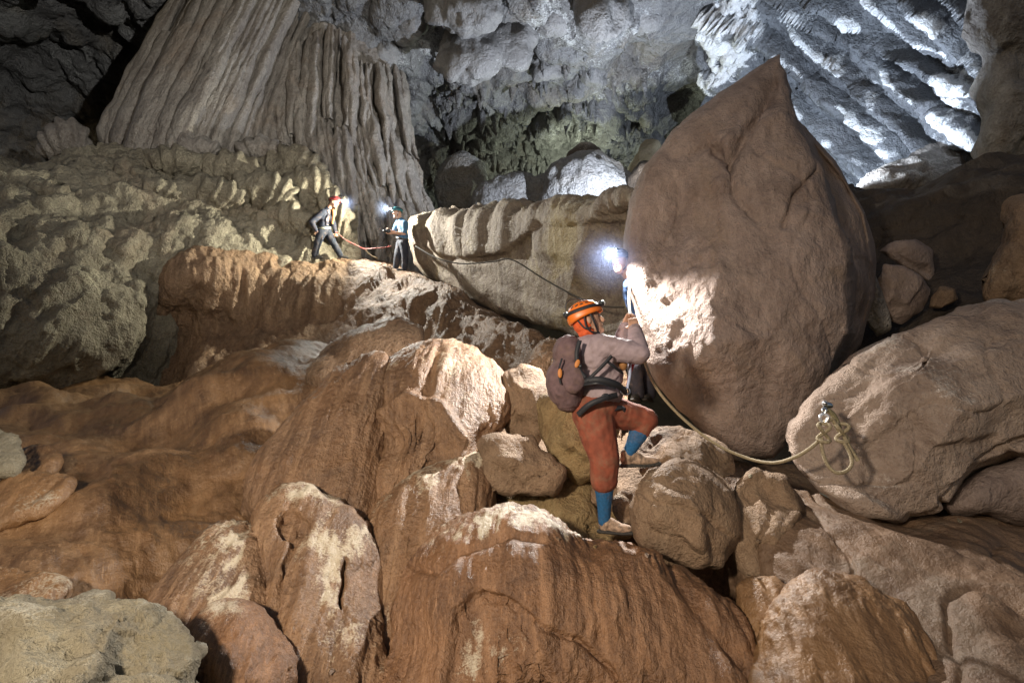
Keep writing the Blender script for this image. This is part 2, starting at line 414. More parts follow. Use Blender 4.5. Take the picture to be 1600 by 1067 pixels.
# displacement recipes (amounts in metres)
def lumps(a, s, o=4): return lambda c: a * fbm(c.P * s, o)
def warp(P, a, s): return P + a * np.stack([pn(P * s + 3.1), pn(P * s + 17.7), pn(P * s + 41.3)], -1)
def fringe(a, s, d=(0, 0, 1), q=0.2, lo=-0.15, hi=0.35):
    """fine fluted trickles that come and go in patches"""
    def f(c):
        m = sm(fbm(c.P * s * 0.16 + 5.0, 3), lo, hi)
        return a * m * (ridged(flow(warp(c.P, 0.35 / s, s * 0.5), d, q) * s, 3) - 0.2)
    return f
def drips(a, s, d=(0, 0, 1), q=0.14, o=4): return lambda c: a * fbm(flow(c.P, d, q) * s, o)
def drip_ridges(a, s, d=(0, 0, 1), q=0.12, o=3): return lambda c: a * ridged(flow(warp(c.P, 0.3 / s, s * 0.45), d, q) * s, o)
def cracks(a, s, w=0.05): return lambda c: -a * np.exp(-(pn(c.P * s + 31.0) / w) ** 2)
def popcorn(a, s):
    def f(c):
        F1, F2 = worley(c.P * s); return a * (0.6 - F1)
    return f
def facets(a, s):
    def f(c):
        F1, F2 = worley(c.P * s); return a * np.minimum(F2 - F1, 0.5)
    return f
def groove(poly, w, a): return lambda c: -a * near_line(c.X, c.Y, poly, w)
def recess(poly, soft, a): return lambda c: -a * in_poly(c.X, c.Y, poly, soft)

def fold(parent, pts, radii, mat, deep=1.7, seed=0, name='fold'):
    """one hanging curtain fold: a swept, tapering, irregular rib; pts (px, py, d), radii in px"""
    C = np.array(pts, np.float32); L = np.hypot(*(C[1:, :2] - C[:-1, :2]).T).sum(); k = max(14, int(L / 3.0)); n = 16
    G = catmull(C, k); R = np.interp(np.linspace(0, 1, k), np.linspace(0, 1, len(radii)), radii)
    P0 = atn(G[:, 0], G[:, 1], G[:, 2]); T = np.gradient(P0, axis=0); T /= np.linalg.norm(T, axis=1)[:, None]
    view = P0 / np.linalg.norm(P0, axis=1)[:, None]; S = np.cross(T, view); S /= np.linalg.norm(S, axis=1)[:, None]; Nv = np.cross(S, T)
    a = np.linspace(0, 2 * math.pi, n, endpoint=False); r = (R * G[:, 2] / FPX)[:, None, None]
    P = P0[:, None] + r * ((np.cos(a) * (1 - 0.45 * np.abs(np.sin(a))))[None, :, None] * S[:, None] + deep * np.sin(a)[None, :, None] * Nv[:, None])
    out = P - P0[:, None]; out /= np.linalg.norm(out, axis=-1, keepdims=True) + 1e-9
    P = P + out * (0.55 * r[..., 0] * fbm(P * 0.9 + seed, 3) + 0.07 * ridged(flow(P + seed, (0.35, 0, 0.9), 0.15) * 3.0, 2))[..., None]
    F = grid_faces(k, n, True); V = P.reshape(-1, 3)
    loc = np.array(parent.location, np.float32)
    o = link_mesh(name, V - loc, F, mat, parent, make_lit_crust(P, out, -0.15, 0.1, 0.6))
    return o

def lighter(poly, soft, amt):
    """a pale patch of painted headlamp light on tops and rims, or the own colour of one scar"""
    def f(c):
        c.crust = c.crust + amt * in_poly(c.X, c.Y, poly, soft * 2.2) * (0.45 + 1.5 * fbm(flow(warp(c.P, 0.05, 6), (0.0, -0.62, -0.78), 0.12) * 13.0, 4, 0.65)); return 0 * c.X
    return f
# ------------------------------------------------------------------ the cave: roof and walls
def rowx(y, *ds, x0=-120, x1=1720):
    k = len(ds); return [(x0 + (x1 - x0) * i / (k - 1), y, d) for i, d in enumerate(ds)]

# far shell that closes the chamber behind everything in view
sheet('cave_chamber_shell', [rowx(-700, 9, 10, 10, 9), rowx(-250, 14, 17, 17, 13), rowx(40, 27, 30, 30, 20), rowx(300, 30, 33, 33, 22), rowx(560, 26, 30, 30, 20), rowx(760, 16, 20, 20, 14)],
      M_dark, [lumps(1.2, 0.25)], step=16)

roof_rows = [
    [(-140, -90, 15), (120, -90, 16), (330, -90, 15.5), (520, -90, 15), (700, -90, 15), (880, -90, 15), (1060, -90, 15.5), (1200, -90, 16)],
    [(-140, 0, 19), (120, 0, 20), (330, 0, 18.5), (520, 0, 17), (700, 0, 17), (880, 0, 17), (1060, 0, 17.5), (1200, 0, 18.5)],
    [(-140, 80, 23), (120, 80, 24), (330, 80, 21), (540, 80, 19), (700, 80, 19.2), (880, 80, 19.5), (1050, 80, 20), (1200, 80, 21)],
    [(-140, 160, 25), (120, 160, 26), (330, 160, 24), (560, 160, 21.5), (700, 160, 22), (880, 160, 22.5), (1040, 160, 23), (1200, 160, 23)],
    [(-140, 230, 26), (120, 230, 27), (330, 230, 26), (580, 230, 23), (700, 230, 24.5), (880, 230, 26), (1040, 230, 25.5), (1200, 230, 25)],
    [(-140, 290, 26), (120, 290, 27), (330, 290, 27), (600, 290, 22.5), (700, 290, 23.5), (880, 290, 27), (1040, 290, 26), (1200, 290, 25)],
    [(-140, 380, 25), (120, 380, 26), (330, 380, 26), (600, 380, 21), (700, 380, 22), (880, 380, 26), (1040, 380, 25), (1200, 380, 24)]]
def roof_rough(c):
    band = sm(c.Y, 60, 150) * sm(c.Y, 330, 260) * sm(c.X, 560, 700) * sm(c.X, 1090, 1010)
    smooth = sm(c.X, 1000, 1050)
    return (0.85 * ridged(flow(warp(c.P, 0.5, 0.6), (0, 0, 1), 0.4) * 0.62, 5, 0.62) * (0.45 + band)) * (1 - 0.8 * smooth) + 0.35 * fbm(c.P * 0.8, 5) * (1 - 0.4 * smooth)
def roof_pock(c):
    F1, F2 = worley(c.P * 0.75); G1, G2 = worley(c.P * 2.1)
    k = 1 - 0.85 * sm(c.X, 1000, 1050)
    return k * (0.75 * (0.55 - F1) + 0.22 * (0.55 - G1))
ROOF = sheet('cave_ceiling', roof_rows, M_roof, [lumps(1.6, 0.16, 3), roof_rough, roof_pock, lumps(0.05, 3.5, 3)], step=2.8, crust=(-0.05, -0.25, 0.5))

def rib_roof(c):
    # overlapping folds that run down to the right across the roof
    a = c.X * 0.62 - c.Y * 0.78; b = c.X * 0.78 + c.Y * 0.62; z = 0 * a
    w1 = a / 44 + 0.55 * pn(np.stack([a / 120, b / 150, z], -1)) + 0.2 * pn(np.stack([a / 40, b / 60, z + 4], -1))
    t = w1 - np.floor(w1); k = 0.55 + 0.6 * pn(np.stack([np.floor(w1) * 3.7, b / 170, z + 2], -1))
    saw = np.where(t < 0.8, t / 0.8, (1 - t) / 0.2)
    Q2 = np.stack([a / 22 + 0.5 * pn(np.stack([a / 50, b / 60, z], -1)), b / 110, z + 9.0], -1)
    r2 = ridged(Q2, 4, 0.6)
    c.crust = c.crust + 1.15 * np.exp(-((t - 0.80) / 0.05) ** 2) * sm(pn(np.stack([a / 45, b / 60, z + 6], -1)), -0.25, 0.3) + 0.55 * sm(r2, 0.42, 0.75)
    return 1.7 * k * (saw - 0.5) + 0.36 * r2
roofr_rows = [
    [(1050, -90, 16.5), (1200, -90, 15.5), (1350, -90, 14), (1500, -90, 12.5), (1680, -90, 11)],
    [(1085, 50, 19), (1200, 50, 17.6), (1350, 50, 16), (1490, 50, 14.2), (1680, 50, 12)],
    [(1100, 140, 20.5), (1200, 140, 19), (1340, 140, 17), (1480, 140, 15), (1680, 140, 12.6)],
    [(1110, 240, 22), (1240, 240, 20), (1360, 240, 17.5), (1490, 230, 15.3), (1680, 230, 13)],
    [(1130, 350, 22), (1260, 350, 20), (1370, 340, 18), (1500, 330, 16), (1680, 330, 14)]]
def lace(c):
    m = np.maximum(in_poly(c.X, c.Y, [(1105, -40), (1195, -40), (1200, 60), (1150, 130), (1110, 140)], 14),
                   in_poly(c.X, c.Y, [(1480, 60), (1530, 40), (1530, 240), (1460, 225)], 24) * 0.45)
    r = ridged(warp(c.P, 0.2, 1.5) * 1.7, 4, 0.6)
    c.crust = c.crust + m * 0.9 * sm(r, 0.15, 0.75)  # calcite lace; the right patch paints a lamplit rock edge
    return m * 0.5 * r
sheet('ribbed_cave_ceiling', roofr_rows, M_roofr, [lumps(0.7, 0.22, 3), rib_roof, lace, lumps(0.12, 1.8, 4), drip_ridges(0.06, 3.0, (0.6, 0.3, -0.6), 0.3)],
      step=2.3, crust=(-0.35, 0.0, 0.8))

def droop(cx, cy, rx, ry, n=14, seed=0, jag=0.12):
    r = random.Random(seed)
    return [(cx + rx * math.cos(a) * (1 + r.uniform(-jag, jag)), cy + ry * math.sin(a) * (1 + r.uniform(-jag, jag)))
            for a in (2 * math.pi * i / n for i in range(n))]
# rounded bosses hanging from the roof
for i, (cx, cy, rx, ry, d, bl) in enumerate([(728, 84, 46, 48, 17.6, 0.9), (722, 10, 54, 46, 16.2, 0.9), (800, 56, 38, 46, 17.9, 0.8), (945, 20, 42, 48, 16.2, 0.9),
                                             (640, 30, 34, 36, 17.8, 0.7), (865, 20, 30, 30, 17.3, 0.7), (600, 75, 30, 40, 18.8, 0.7), (1010, 20, 34, 30, 17.4, 0.7),
                                             (930, 110, 20, 30, 20.0, 0.5), (855, 95, 32, 28, 19.4, 0.5)]):
    blob('hanging_boss', droop(cx, cy, rx, ry, 12, i, 0.07), d, bl, M_boss, [lumps(0.45, 0.8, 4), drip_ridges(0.14, 1.6, q=0.4), lumps(0.10, 2.6, 4)], parent=ROOF, step=2.8, crust=(-0.1, -0.1, 0.8))
# fringe of stalactites under the roof: a few shapes, copied
def stalactite_mesh(seed, mat):
    r = random.Random(seed); nz, na = 9, 9
    V = []
    for i in range(nz):
        t = i / (nz - 1); rad = 0.5 * (1 - t) ** 0.7 * (1 + r.uniform(-.22, .22)) + 0.012
        ox, oy = r.uniform(-.06, .06) * t, r.uniform(-.06, .06) * t
        for j in range(na):
            a = 2 * math.pi * j / na; k = rad * (1 + 0.22 * math.sin(3 * a + seed) + r.uniform(-.1, .1))
            V.append((ox + k * math.cos(a), oy + k * math.sin(a) * 0.8, -t * 1.9))
    F = grid_faces(nz, na, True)
    o = link_mesh('stalactite', V, F[:, ::-1], mat, ROOF); o.location = (0, 0, 0)
    return o
def on_roof(px, py):
    C = np.array(roof_rows, np.float32)
    best = None
    ys = C[:, 3, 1]; r = int(np.clip(np.searchsorted(ys, py) - 1, 0, len(ys) - 2)); f = (py - ys[r]) / (ys[r + 1] - ys[r])
    row = C[r] * (1 - f) + C[r + 1] * f
    return float(np.interp(px, row[:, 0], row[:, 2]))
protos = [stalactite_mesh(s, M_roof) for s in range(6)]
rs = random.Random(11); placed = 0
base_loc = Vector(ROOF.location)
spots = []
for _ in range(110):
    px = rs.uniform(690, 1010); t = (px - 690) / 320
    py = 175 + 45 * math.sin(t * 3.0) * 0.5 + rs.gauss(0, 34) - 20 * t
    spots.append((px, py, rs.uniform(0.15, 0.5)))
for _ in range(60):
    spots.append((rs.uniform(730, 910), 262 - abs(rs.gauss(0, 14)), rs.uniform(0.2, 0.5)))
for _ in range(50):
    spots.append((rs.uniform(840, 960), rs.uniform(60, 150), rs.uniform(0.2, 0.5)))
for i, (px, py, s) in enumerate(spots):
    o = protos[i] if i < 6 else protos[i % 6].copy()
    if i >= 6: COL.objects.link(o)
    o.parent = ROOF
    d = on_roof(px, py) - 0.55
    o.location = at(px, py - 8, d) - base_loc; o.scale = (s * rs.uniform(.7, 1.3), s * rs.uniform(.7, 1.2), s * rs.uniform(.6, 1.6)); o.rotation_euler = (rs.uniform(-.15, .15), rs.uniform(-.15, .15), rs.uniform(0, 6))

# ------------------------------------------------------------------ left: draperies, scalloped shells, flowstone wall
def ribs(n1, a1, n2, a2, wob=0.5):
    def f(c):
        z = 0 * c.U
        w = c.U + 0.035 * pn(np.stack([c.U * 4, c.V * 2.5, z + 5], -1)) * wob * 2
        A = pn(np.stack([w * n1, c.V * 0.7, z + 1.5], -1)); B = pn(np.stack([w * n2, c.V * 1.2, z + 8.5], -1))
        return a1 * (0.9 - 2.2 * np.abs(A)) * (0.6 + 0.5 * c.V) + a2 * (1.6 * np.abs(B) ** 0.6 - 0.6) * (0.4 + 0.6 * sm(c.V, 0.0, 0.5))
    return f
fan_rows = [
    [(285, -40, 17.8), (340, -45, 16.8), (400, -45, 16.6), (450, -45, 16.8), (515, -40, 17.4)],
    [(240, 40, 17.6), (295, 50, 16.4), (350, 55, 16.0), (405, 55, 16.3), (470, 50, 17.2)],
    [(200, 120, 17.2), (250, 132, 16.0), (310, 142, 15.5), (368, 138, 15.8), (440, 120, 17.0)],
    [(172, 178, 16.8), (220, 198, 15.6), (278, 212, 15.2), (338, 210, 15.5), (415, 190, 16.6)],
    [(160, 225, 16.6), (208, 255, 15.6), (262, 280, 15.2), (320, 290, 15.4), (395, 270, 16.2)],
    [(165, 290, 16.8), (215, 320, 16.0), (270, 330, 15.8), (325, 335, 15.8), (400, 330, 16.4)]]
fan_sheet = sheet('stone_drapery', fan_rows, M_drape, [lambda c: -0.25 + 0 * c.X, ribs(15, 0.35, 44, 0.15, 1.2), lumps(0.12, 1.1, 4)], step=3, crust=(-0.15, 0.1, 0.6), kind=None,
    label='tall fan of grey stone drapery folds beside the black void', cat='drapery')
tier_rows = [
    [(410, 45, 18.4), (470, 30, 17.4), (530, 40, 17.2), (590, 70, 17.8), (640, 130, 19.5)],
    [(400, 120, 17.8), (465, 115, 17.0), (530, 130, 16.8), (595, 155, 17.4), (645, 210, 19.2)],
    [(395, 180, 17.2), (460, 195, 16.6), (530, 215, 16.4), (605, 235, 17.0), (655, 270, 18.6)],
    [(405, 235, 16.8), (470, 265, 16.2), (545, 290, 16.0), (615, 305, 16.6), (670, 325, 18.0)],
    [(430, 300, 16.4), (500, 350, 15.9), (560, 375, 15.8), (625, 385, 16.2), (700, 385, 17.6)],
    [(430, 380, 16.2), (500, 420, 15.8), (560, 430, 15.8), (625, 440, 16.0), (700, 440, 17.2)]]
tier_sheet = sheet('stone_drapery', tier_rows, M_drape, [lambda c: -0.2 + 0 * c.X, ribs(13, 0.30, 44, 0.18, 1.3), lumps(0.12, 1.2, 4)], step=3, crust=(-0.12, 0.1, 0.6), kind=None,
    label='tiered grey drapery wall behind the two standing cavers', cat='drapery')
def along(rows, u, v0, v1, n, rnd, jit):
    C = np.array(rows, np.float32); col = np.stack([[np.interp(u, np.linspace(0, 1, C.shape[1]), C[r, :, q]) for q in range(3)] for r in range(len(C))])
    G = catmull(col, 60); t = np.linspace(v0, v1, n); P = np.stack([np.interp(t, np.linspace(0, 1, 60), G[:, q]) for q in range(3)], -1)
    P[:, 0] += np.cumsum([rnd.uniform(-jit, jit) for _ in range(n)]); return P
rnd = random.Random(21)
for i in range(34):                                             # folds of the tall fan
    u = 0.02 + 0.96 * (i + rnd.uniform(-.3, .3)) / 33; big = rnd.choice([.7, .8, 1, 1.5]); v1 = rnd.uniform(.80, .98)
    fold(fan_sheet, along(fan_rows, u, rnd.choice([0, 0, .1, .22]), v1, 8, rnd, 3), [3.5 * big, 6 * big, 7 * big, 8 * big, 9 * big, 8 * big, 6 * big, 2.5], M_drape, seed=i)
for tier, (va, vb, n) in enumerate([(0.0, .40, 26), (.26, .66, 30), (.52, .95, 32)]):   # folds of the tiered wall
    for i in range(n):
        u = (i + rnd.uniform(.1, .9)) / n; big = rnd.choice([.6, .7, .9, 1.3]); sc = .10 * abs(math.sin(u * 7 + tier * 1.3))
        p = along(tier_rows, u, va + sc, vb - .08 + sc + rnd.uniform(-.06, .06), 7, rnd, 3); p[:, 2] -= 0.25 - .08 * tier
        fold(tier_sheet, p, [2.5 * big, 6 * big, 7 * big, 6.5 * big, 6 * big, 4 * big, 1.5], M_drape, seed=40 + i + 30 * tier)

left_rows = [
    [(-90, 262, 13.4), (60, 262, 14.8), (190, 240, 15.8), (310, 240, 16.2), (430, 262, 16.2), (560, 345, 16.0)],
    [(-90, 300, 11.6), (70, 300, 13.2), (200, 290, 14.4), (320, 290, 15.0), (430, 312, 15.3), (560, 375, 15.5)],
    [(-90, 380, 10.4), (80, 365, 11.8), (200, 350, 13), (320, 345, 14), (420, 355, 14.7), (560, 400, 15.2)],
    [(-90, 470, 9.8), (80, 460, 10.9), (180, 440, 12), (270, 420, 13), (360, 402, 13.9), (560, 425, 15)],
    [(-90, 560, 10), (80, 550, 10.8), (165, 525, 11.5), (232, 480, 12.5), (315, 440, 13.7), (560, 450, 14.8)],
    [(-90, 625, 11), (80, 615, 11.8), (180, 590, 12.4), (250, 560, 12.9), (335, 500, 13.9), (560, 480, 14.8)],
    [(-90, 690, 12.5), (80, 690, 13), (180, 680, 13), (260, 640, 13.2), (350, 580, 13.9), (560, 520, 14.8)]]
def left_rough(c):
    F1, F2 = worley(c.P * 1.5); G1, G2 = worley(c.P * 4.2)
    k = sm(c.Y, 560, 430)
    return k * (0.28 * (0.6 - F1) + 0.15 * (0.6 - G1)) + 0.12 * (1 - k) * fbm(c.P * 1.0, 3)
sheet('left_cave_wall', left_rows, M_left, [lumps(0.5, 0.35, 3), drip_ridges(0.42, 0.7, (0.45, -0.1, 0.9), 0.16), left_rough, fringe(0.10, 4, (0.45, -0.1, 0.9), 0.2), lumps(0.05, 5, 4)],
      step=2.5, crust=(-0.05, 0.2, 0.9))
shells = [(240, 206, 36, 17, 15.6, 'small'), (298, 228, 52, 19, 15.2, 'mid'), (408, 232, 46, 17, 15.6, ''), (452, 256, 58, 28, 15.3, ''), (262, 250, 66, 20, 14.9, ''), (352, 260, 66, 24, 14.9, ''),
          (476, 290, 50, 32, 14.9, ''), (405, 290, 62, 26, 14.5, ''), (190, 270, 62, 16, 14.5, ''), (515, 330, 36, 36, 14.9, ''), (120, 268, 56, 15, 14.3, ''), (318, 296, 66, 24, 14.3, ''), (230, 294, 56, 20, 13.9, ''), (60, 300, 60, 18, 12.8, ''), (448, 340, 48, 28, 14.6, ''), (100, 215, 44, 30, 16.2, '')]
shell_labels = ['small scalloped stone shell at the foot of the tall drapery fan', 'scalloped stone shell just right of the smallest shell', 'scalloped shell tucked under the tiered drapery wall', 'broad rimmed shell at the lower edge of the tiered drapery',
    'long low shell below the foot of the tall drapery', 'middle shell of the scalloped terraces', 'shell high above the helmet of the red-helmeted caver', 'ribbed shell left of the shell above the red-helmeted caver', 'flat dim shell at the left end of the scalloped terraces',
    'narrow shell directly behind the back of the red-helmeted caver', 'flattest dim shell near the black void on the left', 'olive ribbed shell in the lowest row of the terraces', 'olive shell left of centre in the lowest row of the terraces',
    'low olive shell at the left edge of the picture', 'lit lowest shell behind the arm of the red-helmeted caver', 'dim smooth hump under the black void at upper left']
for i, (cx, cy, rx, ry, d, _) in enumerate(shells):
    o_ = [(cx - rx, cy + ry * .5), (cx - rx * .85, cy - ry * .2), (cx - rx * .45, cy - ry * .8), (cx, cy - ry), (cx + rx * .5, cy - ry * .75), (cx + rx * .9, cy - ry * .1), (cx + rx * 1.05, cy + ry * .7), (cx + rx * .8, cy + ry * 1.5), (cx, cy + ry * 1.7), (cx - rx * .7, cy + ry * 1.3)]
    def fan(c, cx=cx, cy=cy, rx=rx, ry=ry, i=i):
        a = np.arctan2((c.X - cx + rx * .2) / rx, -(c.Y - cy - ry * 3.5) / ry)
        return 0.075 * np.sin(a * 58 + 4.0 * pn(c.P * 1.2)) * (0.4 + 0.6 * sm(pn(c.P * 2.0 + i), -0.4, 0.4)) - 0.12 * sm(c.Y, cy - ry * .4, cy + ry * 1.4)
    blob('scalloped_shell', o_, d + 0.15, 0.55, M_left if i not in (0, 1, 2, 15) else M_drape, [lumps(0.14, 0.9, 3), fan, lumps(0.04, 4.5, 4)], tx=-0.1, ty=-0.25, pw=2.4, step=2.2, crust=(-0.05, 0.2, 0.9),
         label=shell_labels[i], cat='rock shell', group='scalloped stone shells')

# ------------------------------------------------------------------ middle: terrace, long block, far rocks
terrace_rows = [
    [(180, 560, 16), (285, 430, 16), (380, 412, 17), (500, 418, 17.5), (620, 435, 17), (700, 470, 15), (790, 508, 12.6), (890, 540, 10), (980, 570, 8)],
    [(190, 540, 14), (282, 408, 13.4), (380, 389, 14.4), (500, 398, 15.0), (620, 416, 14.6), (700, 456, 12.6), (790, 497, 10.4), (890, 530, 8.2), (980, 560, 7.0)],
    [(195, 560, 13.6), (290, 432, 12.6), (380, 418, 13.4), (500, 432, 13.7), (620, 455, 12.9), (700, 486, 11.1), (790, 524, 9.3), (880, 558, 7.5), (980, 590, 6.6)],
    [(198, 580, 13.6), (295, 480, 12.9), (388, 466, 13.3), (500, 470, 13.0), (620, 490, 12.2), (700, 515, 10.6), (790, 550, 8.9), (880, 582, 7.2), (980, 620, 6.4)],
    [(200, 610, 13.6), (298, 540, 13.0), (390, 520, 13.2), (500, 510, 12.6), (620, 528, 11.3), (700, 550, 9.9), (790, 584, 8.4), (880, 614, 6.9), (980, 650, 6.1)],
    [(205, 660, 13.2), (300, 615, 12.2), (392, 580, 12.0), (500, 570, 11.0), (620, 585, 9.4), (700, 605, 8.6), (790, 635, 7.5), (880, 662, 6.5), (980, 690, 5.8)]]
def lip_drips(c):
    m = sm(c.V, 0.12, 0.35)
    return m * (0.30 * fbm(flow(warp(c.P, 0.4, 0.6), (0, 0, 1), 0.12) * 0.8, 3) + 0.13 * ridged(flow(warp(c.P, 0.15, 1.2), (0, 0, 1), 0.10) * 2.2, 4, 0.6))
sheet('flowstone_terrace', terrace_rows, M_brown9, [lumps(0.5, 0.45, 3), lip_drips, fringe(0.06, 6, (0, 0, 1), 0.12), lumps(0.05, 3.0, 4)], step=2.4, crust=(-0.60, 0.55, 0.9), kind=None,
      label='brown dripping flowstone terrace under the feet of the two standing cavers', cat='terrace')

facet_poly = [(735, 402), (790, 398), (815, 378), (850, 348), (900, 346), (960, 352), (1010, 380), (1010, 480), (930, 505), (850, 480), (770, 450), (735, 428)]
def block_streaks(c):
    up = 1 - in_poly(c.X, c.Y, [(690, 410), (740, 400), (800, 395), (1020, 420), (1020, 540), (700, 540), (640, 420)], 10)
    return up * 0.16 * ridged(flow(c.P, (0, 0, 1), 0.1) * 1.3, 3)
blob('long_block', [(640, 346), (668, 337), (700, 332), (760, 324), (850, 317), (930, 311), (1000, 308), (1030, 380), (1020, 470), (990, 540), (910, 530), (830, 506), (760, 480), (700, 452), (660, 428), (645, 395)],
     11.6, 0.9, M_block, [lumps(0.16, 0.6, 3), recess(facet_poly, 7, 0.10), block_streaks,
     groove([(668, 392), (690, 404), (735, 408), (790, 398), (815, 378), (845, 350)], 4, 0.10), lumps(0.05, 2.4, 4)], centre=(840, 410), tx=-1.35, ty=0.0, pw=4.0, step=2.3, crust=(-0.24, 0.50, 0.8),
     planes=[((-0.30, -0.92, -0.60), 0.34), ((-0.3, -0.6, 0.75), 0.8)],
     label='long streaked limestone block with a smooth hollow underside, mid cave', cat='rock block')

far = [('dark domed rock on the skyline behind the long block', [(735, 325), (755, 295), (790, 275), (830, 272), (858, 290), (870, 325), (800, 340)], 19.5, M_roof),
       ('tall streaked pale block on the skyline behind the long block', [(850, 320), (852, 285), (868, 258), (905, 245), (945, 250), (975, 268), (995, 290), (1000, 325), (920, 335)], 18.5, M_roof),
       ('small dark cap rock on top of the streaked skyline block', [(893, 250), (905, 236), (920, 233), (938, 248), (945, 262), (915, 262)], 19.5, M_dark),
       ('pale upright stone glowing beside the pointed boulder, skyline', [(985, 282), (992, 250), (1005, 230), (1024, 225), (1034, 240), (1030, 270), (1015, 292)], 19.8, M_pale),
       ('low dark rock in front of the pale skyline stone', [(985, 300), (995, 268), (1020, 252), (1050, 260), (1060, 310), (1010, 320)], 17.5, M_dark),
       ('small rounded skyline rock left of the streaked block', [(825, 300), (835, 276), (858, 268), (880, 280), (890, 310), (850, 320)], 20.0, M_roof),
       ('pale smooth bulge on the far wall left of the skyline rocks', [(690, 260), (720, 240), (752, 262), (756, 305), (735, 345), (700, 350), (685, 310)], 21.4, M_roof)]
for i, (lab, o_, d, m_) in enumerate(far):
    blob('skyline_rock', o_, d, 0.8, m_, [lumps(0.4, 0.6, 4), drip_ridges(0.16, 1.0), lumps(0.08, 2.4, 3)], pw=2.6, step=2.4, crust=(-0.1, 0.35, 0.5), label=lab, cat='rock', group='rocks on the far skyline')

# ------------------------------------------------------------------ right: pointed boulder, dark wall, anchor boulder
def boulder_relief(X, Y, r):
    ridge = near_line(X, Y, [(1215, 90), (1200, 180), (1188, 260), (1155, 380), (1175, 520), (1200, 690)], 80)
    flank = in_poly(X, Y, [(1220, 60), (1250, 190), (1288, 280), (1322, 390), (1330, 520), (1270, 640), (1450, 660), (1450, 60)], 5)
    left = in_poly(X, Y, [(940, 330), (1010, 300), (1060, 420), (1080, 560), (1120, 700), (900, 720)], 70)
    return -0.10 * ridge * (1 - r ** 5) + 0.85 * flank + 0.13 * left * (1 - r ** 3)
def inner(fns):
    """the same relief, fading out towards the boulder's edge so that the edge stays crisp"""
    return [(lambda c, f=f: f(c) * (1 - 0.55 * c.R ** 9)) for f in fns]
blob('pointed_boulder', [(1218, 86), (1226, 122), (1247, 185), (1277, 226), (1322, 282), (1352, 332), (1364, 400), (1364, 470), (1345, 540), (1295, 605), (1248, 665), (1208, 716), (1160, 714), (1110, 684), (1060, 642), (1030, 602),
     (1010, 560), (1000, 520), (990, 470), (977, 425), (974, 370), (985, 318), (1010, 258), (1050, 205), (1110, 160), (1160, 122), (1202, 92)],
     6.6, 0.95, M_boulder, inner([lumps(0.13, 0.8, 3), groove([(1040, 235), (1100, 205), (1145, 235), (1180, 165), (1212, 100)], 10, 0.10), groove([(1145, 235), (1150, 280), (1190, 330)], 5, 0.05),
     groove([(1235, 150), (1262, 230), (1272, 270), (1240, 300), (1228, 345)], 4, 0.07), lambda c: (0.11 * fbm(c.P * 1.5, 3) + 0.05 * ridged(c.P * 2.8, 4)) * in_poly(c.X, c.Y, [(975, 360), (1080, 350), (1180, 500), (1150, 580), (1000, 560)], 30), lambda c: 0.05 * ridged(flow(warp(c.P, 0.15, 1.5), (0.75, 0.1, 0.6), 0.12) * 3.2, 3) * in_poly(c.X, c.Y, [(1000, 290), (1060, 190), (1215, 80), (1225, 160), (1170, 240), (1120, 250), (1060, 300)], 20), facets(0.10, 0.9), cracks(0.02, 0.7, 0.02), lumps(0.05, 3.0, 5), lumps(0.014, 11, 4)]),
     centre=(1165, 420), tx=-0.10, ty=0.20, pw=3.4, step=2.4, crust=(-0.62, 0.3, 1.0), cuts=0, sharp=0.9, relief=boulder_relief,
     planes=[((-0.22, -0.95, 0.20), 0.50), ((-0.74, -0.62, 0.22), 0.46), ((-0.35, -0.65, 0.68), 0.72), ((-0.15, -0.80, -0.55), 0.72)],
     label='huge smooth brown boulder rising to a sharp point right of the climber', cat='boulder')
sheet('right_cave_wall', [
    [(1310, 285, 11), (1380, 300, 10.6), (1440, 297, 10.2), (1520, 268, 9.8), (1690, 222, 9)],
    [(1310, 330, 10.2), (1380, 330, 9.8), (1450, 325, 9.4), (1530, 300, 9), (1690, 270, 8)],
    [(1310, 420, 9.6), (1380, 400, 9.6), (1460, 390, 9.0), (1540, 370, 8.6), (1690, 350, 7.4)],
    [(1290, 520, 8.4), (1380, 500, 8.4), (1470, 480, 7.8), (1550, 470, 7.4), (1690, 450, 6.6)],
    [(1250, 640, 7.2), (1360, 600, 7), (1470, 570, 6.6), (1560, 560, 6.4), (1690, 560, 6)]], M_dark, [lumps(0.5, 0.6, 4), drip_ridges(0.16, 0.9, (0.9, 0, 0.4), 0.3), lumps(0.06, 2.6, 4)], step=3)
blob('dark_overhang', [(1535, -60), (1530, 30), (1540, 90), (1530, 150), (1552, 190), (1540, 240), (1570, 262), (1700, 240), (1700, -60)], 12.0, 0.9, M_drape, [lumps(0.5, 0.5, 4), drip_ridges(0.18, 1.0, (0.4, 0, 1), 0.3), lumps(0.1, 2, 4)],
     centre=(1600, 100), pw=3, step=3, crust=(-0.2, 0, 0.7), label='dark grey overhang of rock in the top right corner', cat='overhang')
blob('pale_ledge', [(1344, 300), (1366, 272), (1405, 256), (1440, 236), (1488, 216), (1512, 228), (1522, 252), (1490, 280), (1440, 298), (1390, 306)], 15.0, 0.7, M_drape, [lumps(0.25, 0.9, 4), drip_ridges(0.16, 1.6, (1, 0, 0.4), 0.2), lumps(0.05, 3, 4)],
     ty=1.0, step=2.4, crust=(0.1, 0.3, 0.9), label='pale ribbed ledge below the blue-lit roof, right of the pointed boulder', cat='ledge')
